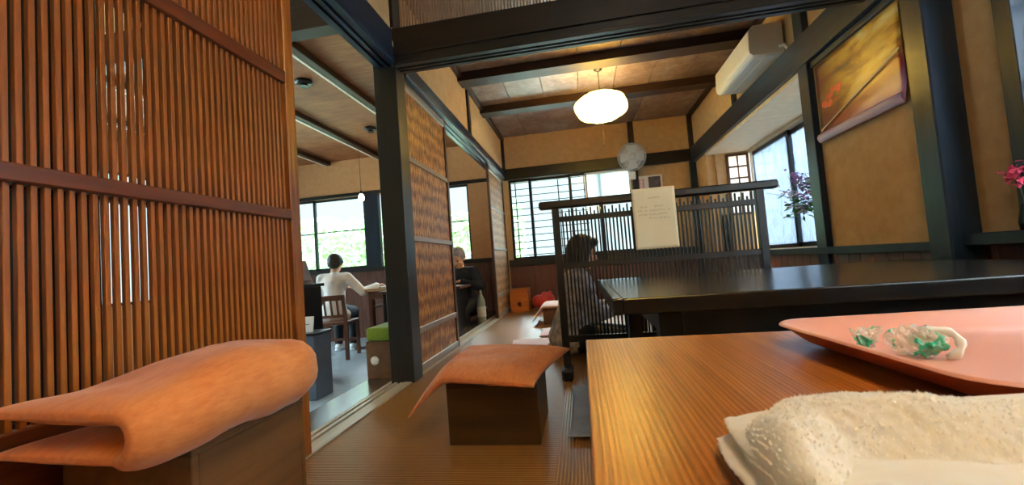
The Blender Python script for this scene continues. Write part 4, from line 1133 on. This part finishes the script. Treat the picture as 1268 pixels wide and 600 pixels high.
def head(m, c, f, up=(0, 0, 1), sc=1.0):
    """c = head centre, f = facing; returns frame"""
    f = Vector(f).normalized(); u = Vector(up); u = (u - f * u.dot(f)).normalized(); s = f.cross(u)
    mt = Matrix((s, f, u)).transposed()
    P = lambda x, y, z: c + mt @ (Vector((x, y, z)) * sc)
    m.ell(P(0, -.008, .028), (.076 * sc, .094 * sc, .088 * sc), mt); m.ell(P(0, .018, -.04), (.058 * sc, .07 * sc, .072 * sc), mt); m.ell(P(0, .052, -.085), (.028 * sc, .026 * sc, .024 * sc), mt)
    m.cap(P(0, .082, .005), .008 * sc, P(0, .098, -.026), .013 * sc, 8)                      # nose
    for a in (-1, 1):
        m.ell(P(a * .076, -.006, -.012), (.010 * sc, .022 * sc, .032 * sc), mt, 12)          # ear
        m.ell(P(a * .032, .072, .024), (.026 * sc, .012 * sc, .009 * sc), mt, 12)           # brow
        m.ell(P(a * .036, .062, -.03), (.022 * sc, .018 * sc, .018 * sc), mt, 12)           # cheek
    m.ell(P(0, .078, -.052), (.024 * sc, .010 * sc, .010 * sc), mt, 12)
    return P, mt
def face_bits(par, P, mt, sc=1):
    for a in (-1, 1):
        m = MB(); m.ell(P(a * .031, .083, .004), (.013 * sc, .006 * sc, .006 * sc), mt, 12); m.build('eye', M['eye'], par, True)
    m = MB(); m.ell(P(0, .087, -.053), (.022 * sc, .005 * sc, .005 * sc), mt, 12); m.build('mouth', M['lip'], par, True)
def person_seated(label, loc, rz, hs, hair, torso_mat, arm_pose, lean=.06, head_f=(0, 1, -.15), vest=None, long_hem=True, short_hair=True, legs='chair', skirt=None, trunk=1.0):
    t = thing('person', label, 'person', loc, rz)
    V = Vector; k = trunk
    pel = V((0, 0, hs + .10)); waist = V((0, .02 * k + lean * .3, hs + .26 * k)); chest = V((0, .02 + lean * .75, hs + .42 * k)); nk = V((0, .02 + lean, hs + .555 * k)); hd = nk + V((0, .035 + lean * .25, .125))
    m = MB()
    m.ell(pel, (.155, .115, .11)); m.cap(pel, .12, waist, .105); m.cap(waist, .105, chest, .115); m.ell(chest + V((0, 0, .02)), (.155, .10, .12)); m.cap(chest + V((0, 0, .1)), .06, nk, .05); m.cap(nk, .048, nk + V((0, .012, .06)), .046)
    P, mt = head(m, hd, head_f)
    sh = [chest + V((a * .155, 0, .085)) for a in (-1, 1)]
    arms = []
    for a, s_ in zip((0, 1), sh):
        el, wr, hdir, hcurl = arm_pose[a]; el, wr = V(el), V(wr)
        m.cap(s_, .05, el, .038); m.cap(el, .038, wr, .026)
        hdv = V(hdir).normalized(); side = V((1 if a == 1 else -1, 0, 0)); side = (side - hdv * side.dot(hdv)).normalized()
        finger_set(m, wr, hdv, side, curl=hcurl); arms.append((s_, el, wr))
    if legs == 'chair':
        lg = [(V((a * .09, .02, hs + .085)), V((a * .10, .40, hs + .055)), V((a * .10, .37 - .05 * (a > 0), .085)), V((a * .105, .52 - .05 * (a > 0), .035))) for a in (-1, 1)]
    else:
        lg = [(V((a * .09, .02, hs + .06)), V((a * .11, .38, .075)), V((a * .10, -.02, .06)), V((a * .08, -.14, .035))) for a in (-1, 1)]
    for h_, kn, an, to in lg:
        m.cap(h_, .085, kn, .058); m.cap(kn, .056, an, .036); m.cap(an, .036, to, .03)
    m.build('body', M['skin'], t, remesh=.0065, lsm=3)
    face_bits(t, P, mt)
    # clothes
    m = MB()
    m.ell(pel, (.175, .135, .12)); m.cap(pel + V((0, 0, .02)), .138, waist, .123); m.cap(waist, .123, chest, .132); m.ell(chest + V((0, 0, .02)), (.172, .118, .13)); m.cap(sh[0] + V((.02, 0, .005)), .06, sh[1] + V((-.02, 0, .005)), .06)
    m.cap(chest + V((0, 0, .08)), .075, nk + V((0, -.004, -.012)), .057)
    for s_, el, wr in arms:
        m.cap(s_, .064, el, .054); m.cap(el, .054, el + (wr - el) * .92, .041)
    if long_hem: m.ell(pel + V((0, .0, -.04)), (.195, .165, .13))
    m.build('shirt', M[torso_mat], t, remesh=.010, lsm=4)
    if vest:
        m = MB(); m.ell(pel + V((0, 0, .04)), (.182, .142, .11)); m.cap(pel + V((0, 0, .05)), .145, waist, .130); m.cap(waist, .130, chest, .139); m.ell(chest + V((0, 0, .02)), (.178, .125, .128)); m.build('vest', M[vest], t, remesh=.010, lsm=3)
    m = MB(); m.ell(pel + V((0, .0, -.035)), (.172, .135, .085))
    for h_, kn, an, to in lg: m.cap(h_, .10, kn, .072); m.cap(kn, .070, kn + (an - kn) * .93, .052)
    m.build('trousers', M['pants'], t, remesh=.010, lsm=3)
    if legs == 'chair':
        for h_, kn, an, to in lg:
            m = MB(); m.cap(an + V((0, -.02, -.035)), .043, to + V((0, .0, .008)), .040); m.box(an.x - .042, an.x + .042, an.y - .06, to.y + .035, .0, .02, .008); m.build('shoe', M['shoe'], t, remesh=.008, lsm=2)
    # hair
    m = MB()
    m.ell(P(0, -.022, .044), (.090, .098, .088), mt); m.ell(P(0, -.055, .0), (.082, .062, .08), mt)
    if not short_hair:
        for a in (-1, 1): m.cap(P(a * .07, .0, .03), .032, P(a * .074, .012, -.085), .028)
        m.cap(P(0, -.06, .02), .07, P(0, -.05, -.085), .062); m.ell(P(0, .045, .085), (.075, .05, .035), mt)
    else:
        m.ell(P(0, .03, .092), (.07, .05, .03), mt)
        for a in (-1, 1): m.ell(P(a * .073, -.005, .03), (.022, .04, .045), mt)
    m.build('hair', M[hair], t, remesh=.008, lsm=2)
    return t
person_seated('person in a loose white shirt seated with back turned, dark short hair', (-3.02, 4.72, FZ), R(12), .43, 'hair', 'shirt',
    (((-.22, .20, .43 + .32), (-.02, .40, .43 + .375), (.6, .8, 0), .4), ((.33, .08, .43 + .31), (.45, .31, .43 + .375), (.3, 1, 0), .4)), lean=.05, head_f=(-.05, 1, -.25))
person_seated('grey haired man in black top looking down at the dark table', (-1.44, 5.08, FZ), R(172), .40, 'hair_grey', 'vest',
    (((-.25, .16, .43 + .27), (-.07, .34, .43 + .355), (.6, .8, 0), .5), ((.25, .14, .43 + .28), (.08, .33, .43 + .355), (-.6, .8, 0), .5)), lean=.12, head_f=(0, 1, -.55), trunk=.97)
person_seated('person with dark bobbed hair sitting on the floor behind the lattice screen', (-.115, 3.0, 0), R(-82), .05, 'hair', 'greytop',
    (((-.24, .14, .27), (-.10, .34, .30), (.4, 1, 0), .5), ((.24, .14, .27), (.10, .34, .30), (-.4, 1, 0), .5)), lean=.06, head_f=(0, 1, -.25), short_hair=False, legs='kneel', trunk=.92)
# table behind the screen
t = thing('low_table', 'dark low table behind the lattice screen before the seated person', 'table', (.85, 3.05, 0))
MB().box(-.52, .60, -.40, .40, .27, .30, .004).build('tabletop', M['table_far'], t)
for a in (-.46, .48):
    for b in (-.34, .28): MB().box(a, a + .06, b, b + .06, 0, .27, .003).build('leg', M['black'], t)

# ------------------------------------------------------------------ outside
M['ground'] = plain('pale_gravel', '#b8bcae', .9, c2='#cfd2c6', nscale=6)
m = MB(); m.box(-25, 25, -20, 30, -.75, -.7)
struct(m.build('ground_outside', M['ground']), 'pale ground outside the windows', 'ground')
M['hedge'] = plain('bright_leaves', '#86a872', .6, c2='#b4cca0', nscale=3)
random.seed(31)
def hedge(label, x0, x1, y0, y1, z1, n):
    m = MB()
    for k in range(n):
        p = Vector((random.uniform(x0, x1), random.uniform(y0, y1), -.7 + (z1 + .7) * random.random() ** .8))
        p.z += .15 * noise.noise(p * 1.3)
        leaf(m, p, (random.gauss(0, 1), random.gauss(0, 1), random.gauss(0, .6)), random.uniform(.10, .2), random.uniform(.03, .06))
    tag(m.build('leafy_hedge', M['hedge']), label, 'hedge', kind='stuff')
hedge('light green leafy hedge outside the adjoining room windows', -7.2, -1.2, 8.2, 9.4, 1.9, 5200)
M['reedfence'] = wood('pale_reed_fence', '#8f959f', '#c4c9d2', 'Z', .8, 40)
m = MB(); 
y = 2.4
while y < 9.5:
    m.tube([(4.2, y, -.7), (4.2, y + .01, 2.6)], .03, 6); y += .062
tag(m.build('reed_fence', M['reedfence']), 'pale upright reed fence outside the bay window', 'fence', kind='stuff')

# ------------------------------------------------------------------ light
SKY = 14.0
w = bpy.data.worlds.new('world'); S.world = w; w.use_nodes = True
nt = w.node_tree; bg = nt.nodes['Background']
tc = nt.nodes.new('ShaderNodeTexCoord'); sp_ = nt.nodes.new('ShaderNodeSeparateXYZ'); L(nt, tc.outputs['Generated'], sp_.inputs[0])
mr = nt.nodes.new('ShaderNodeMapRange'); mr.interpolation_type = 'SMOOTHSTEP'
for k_, v_ in (('From Min', .24), ('From Max', .5), ('To Min', .75), ('To Max', SKY)): mr.inputs[k_].default_value = v_
L(nt, sp_.outputs['Z'], mr.inputs[0]); L(nt, mr.outputs[0], bg.inputs['Strength'])
bg.inputs['Color'].default_value = (.79, .93, 1.0, 1)
def portal(name, loc, rot, sx, sy_):
    l = bpy.data.lights.new(name, 'AREA'); l.shape = 'RECTANGLE'; l.size = sx; l.size_y = sy_; l.cycles.is_portal = True
    o = bpy.data.objects.new(name, l); COL.objects.link(o); o.location = loc; o.rotation_euler = rot
portal('daylight_far', (-.1, YF + .15, 1.28), (R(-90), 0, 0), 1.75, 1.16)
portal('daylight_side', (-3.48, YF + .15, 1.32), (R(-90), 0, 0), 2.55, 1.12)
portal('daylight_narrow', (-1.76, YF + .15, 1.32), (R(-90), 0, 0), .4, 1.14)
portal('daylight_bay', (2.24, 4.25, 1.18), (0, R(90), 0), 1.16, 2.3)
portal('daylight_paper', (1.9, .57, 1.31), (0, R(90), 0), 1.38, 2.35)
portal('daylight_long', (-5.56, 2.1, 1.3), (0, R(-90), 0), 1.6, 6.6)
vs = S.view_settings; vs.view_transform = 'Standard'; vs.look = 'None'; vs.gamma = 1; vs.use_curve_mapping = False; vs.exposure = .95
S.cycles.max_bounces = 10; S.cycles.transparent_max_bounces = 16; S.cycles.use_denoising = True
cam.dof.use_dof = True; cam.dof.focus_distance = 1.5; cam.dof.aperture_fstop = 14

# things of one kind share a group
kinds = {}
for o in list(S.objects):
    if o.parent is None and o.get('category') and o.get('kind') not in ('structure', 'stuff'): kinds.setdefault(o.name.split('.')[0], []).append(o)
GN = {'floor_cushion': 'cushions for sitting on', 'box_stool': 'box stools', 'low_table': 'low dining tables', 'dining_table': 'tables of the adjoining room', 'dining_chair': 'chairs of the adjoining room',
      'slatted_door': 'slatted sliding screens', 'wicker_door': 'woven bark sliding doors', 'person': 'guests', 'paper_lantern': 'paper lanterns', 'ceiling_spotlight': 'ceiling spotlights'}
for k_, os_ in kinds.items():
    if len(os_) > 1:
        for o in os_: o['group'] = GN.get(k_, k_.replace('_', ' ') + 's')
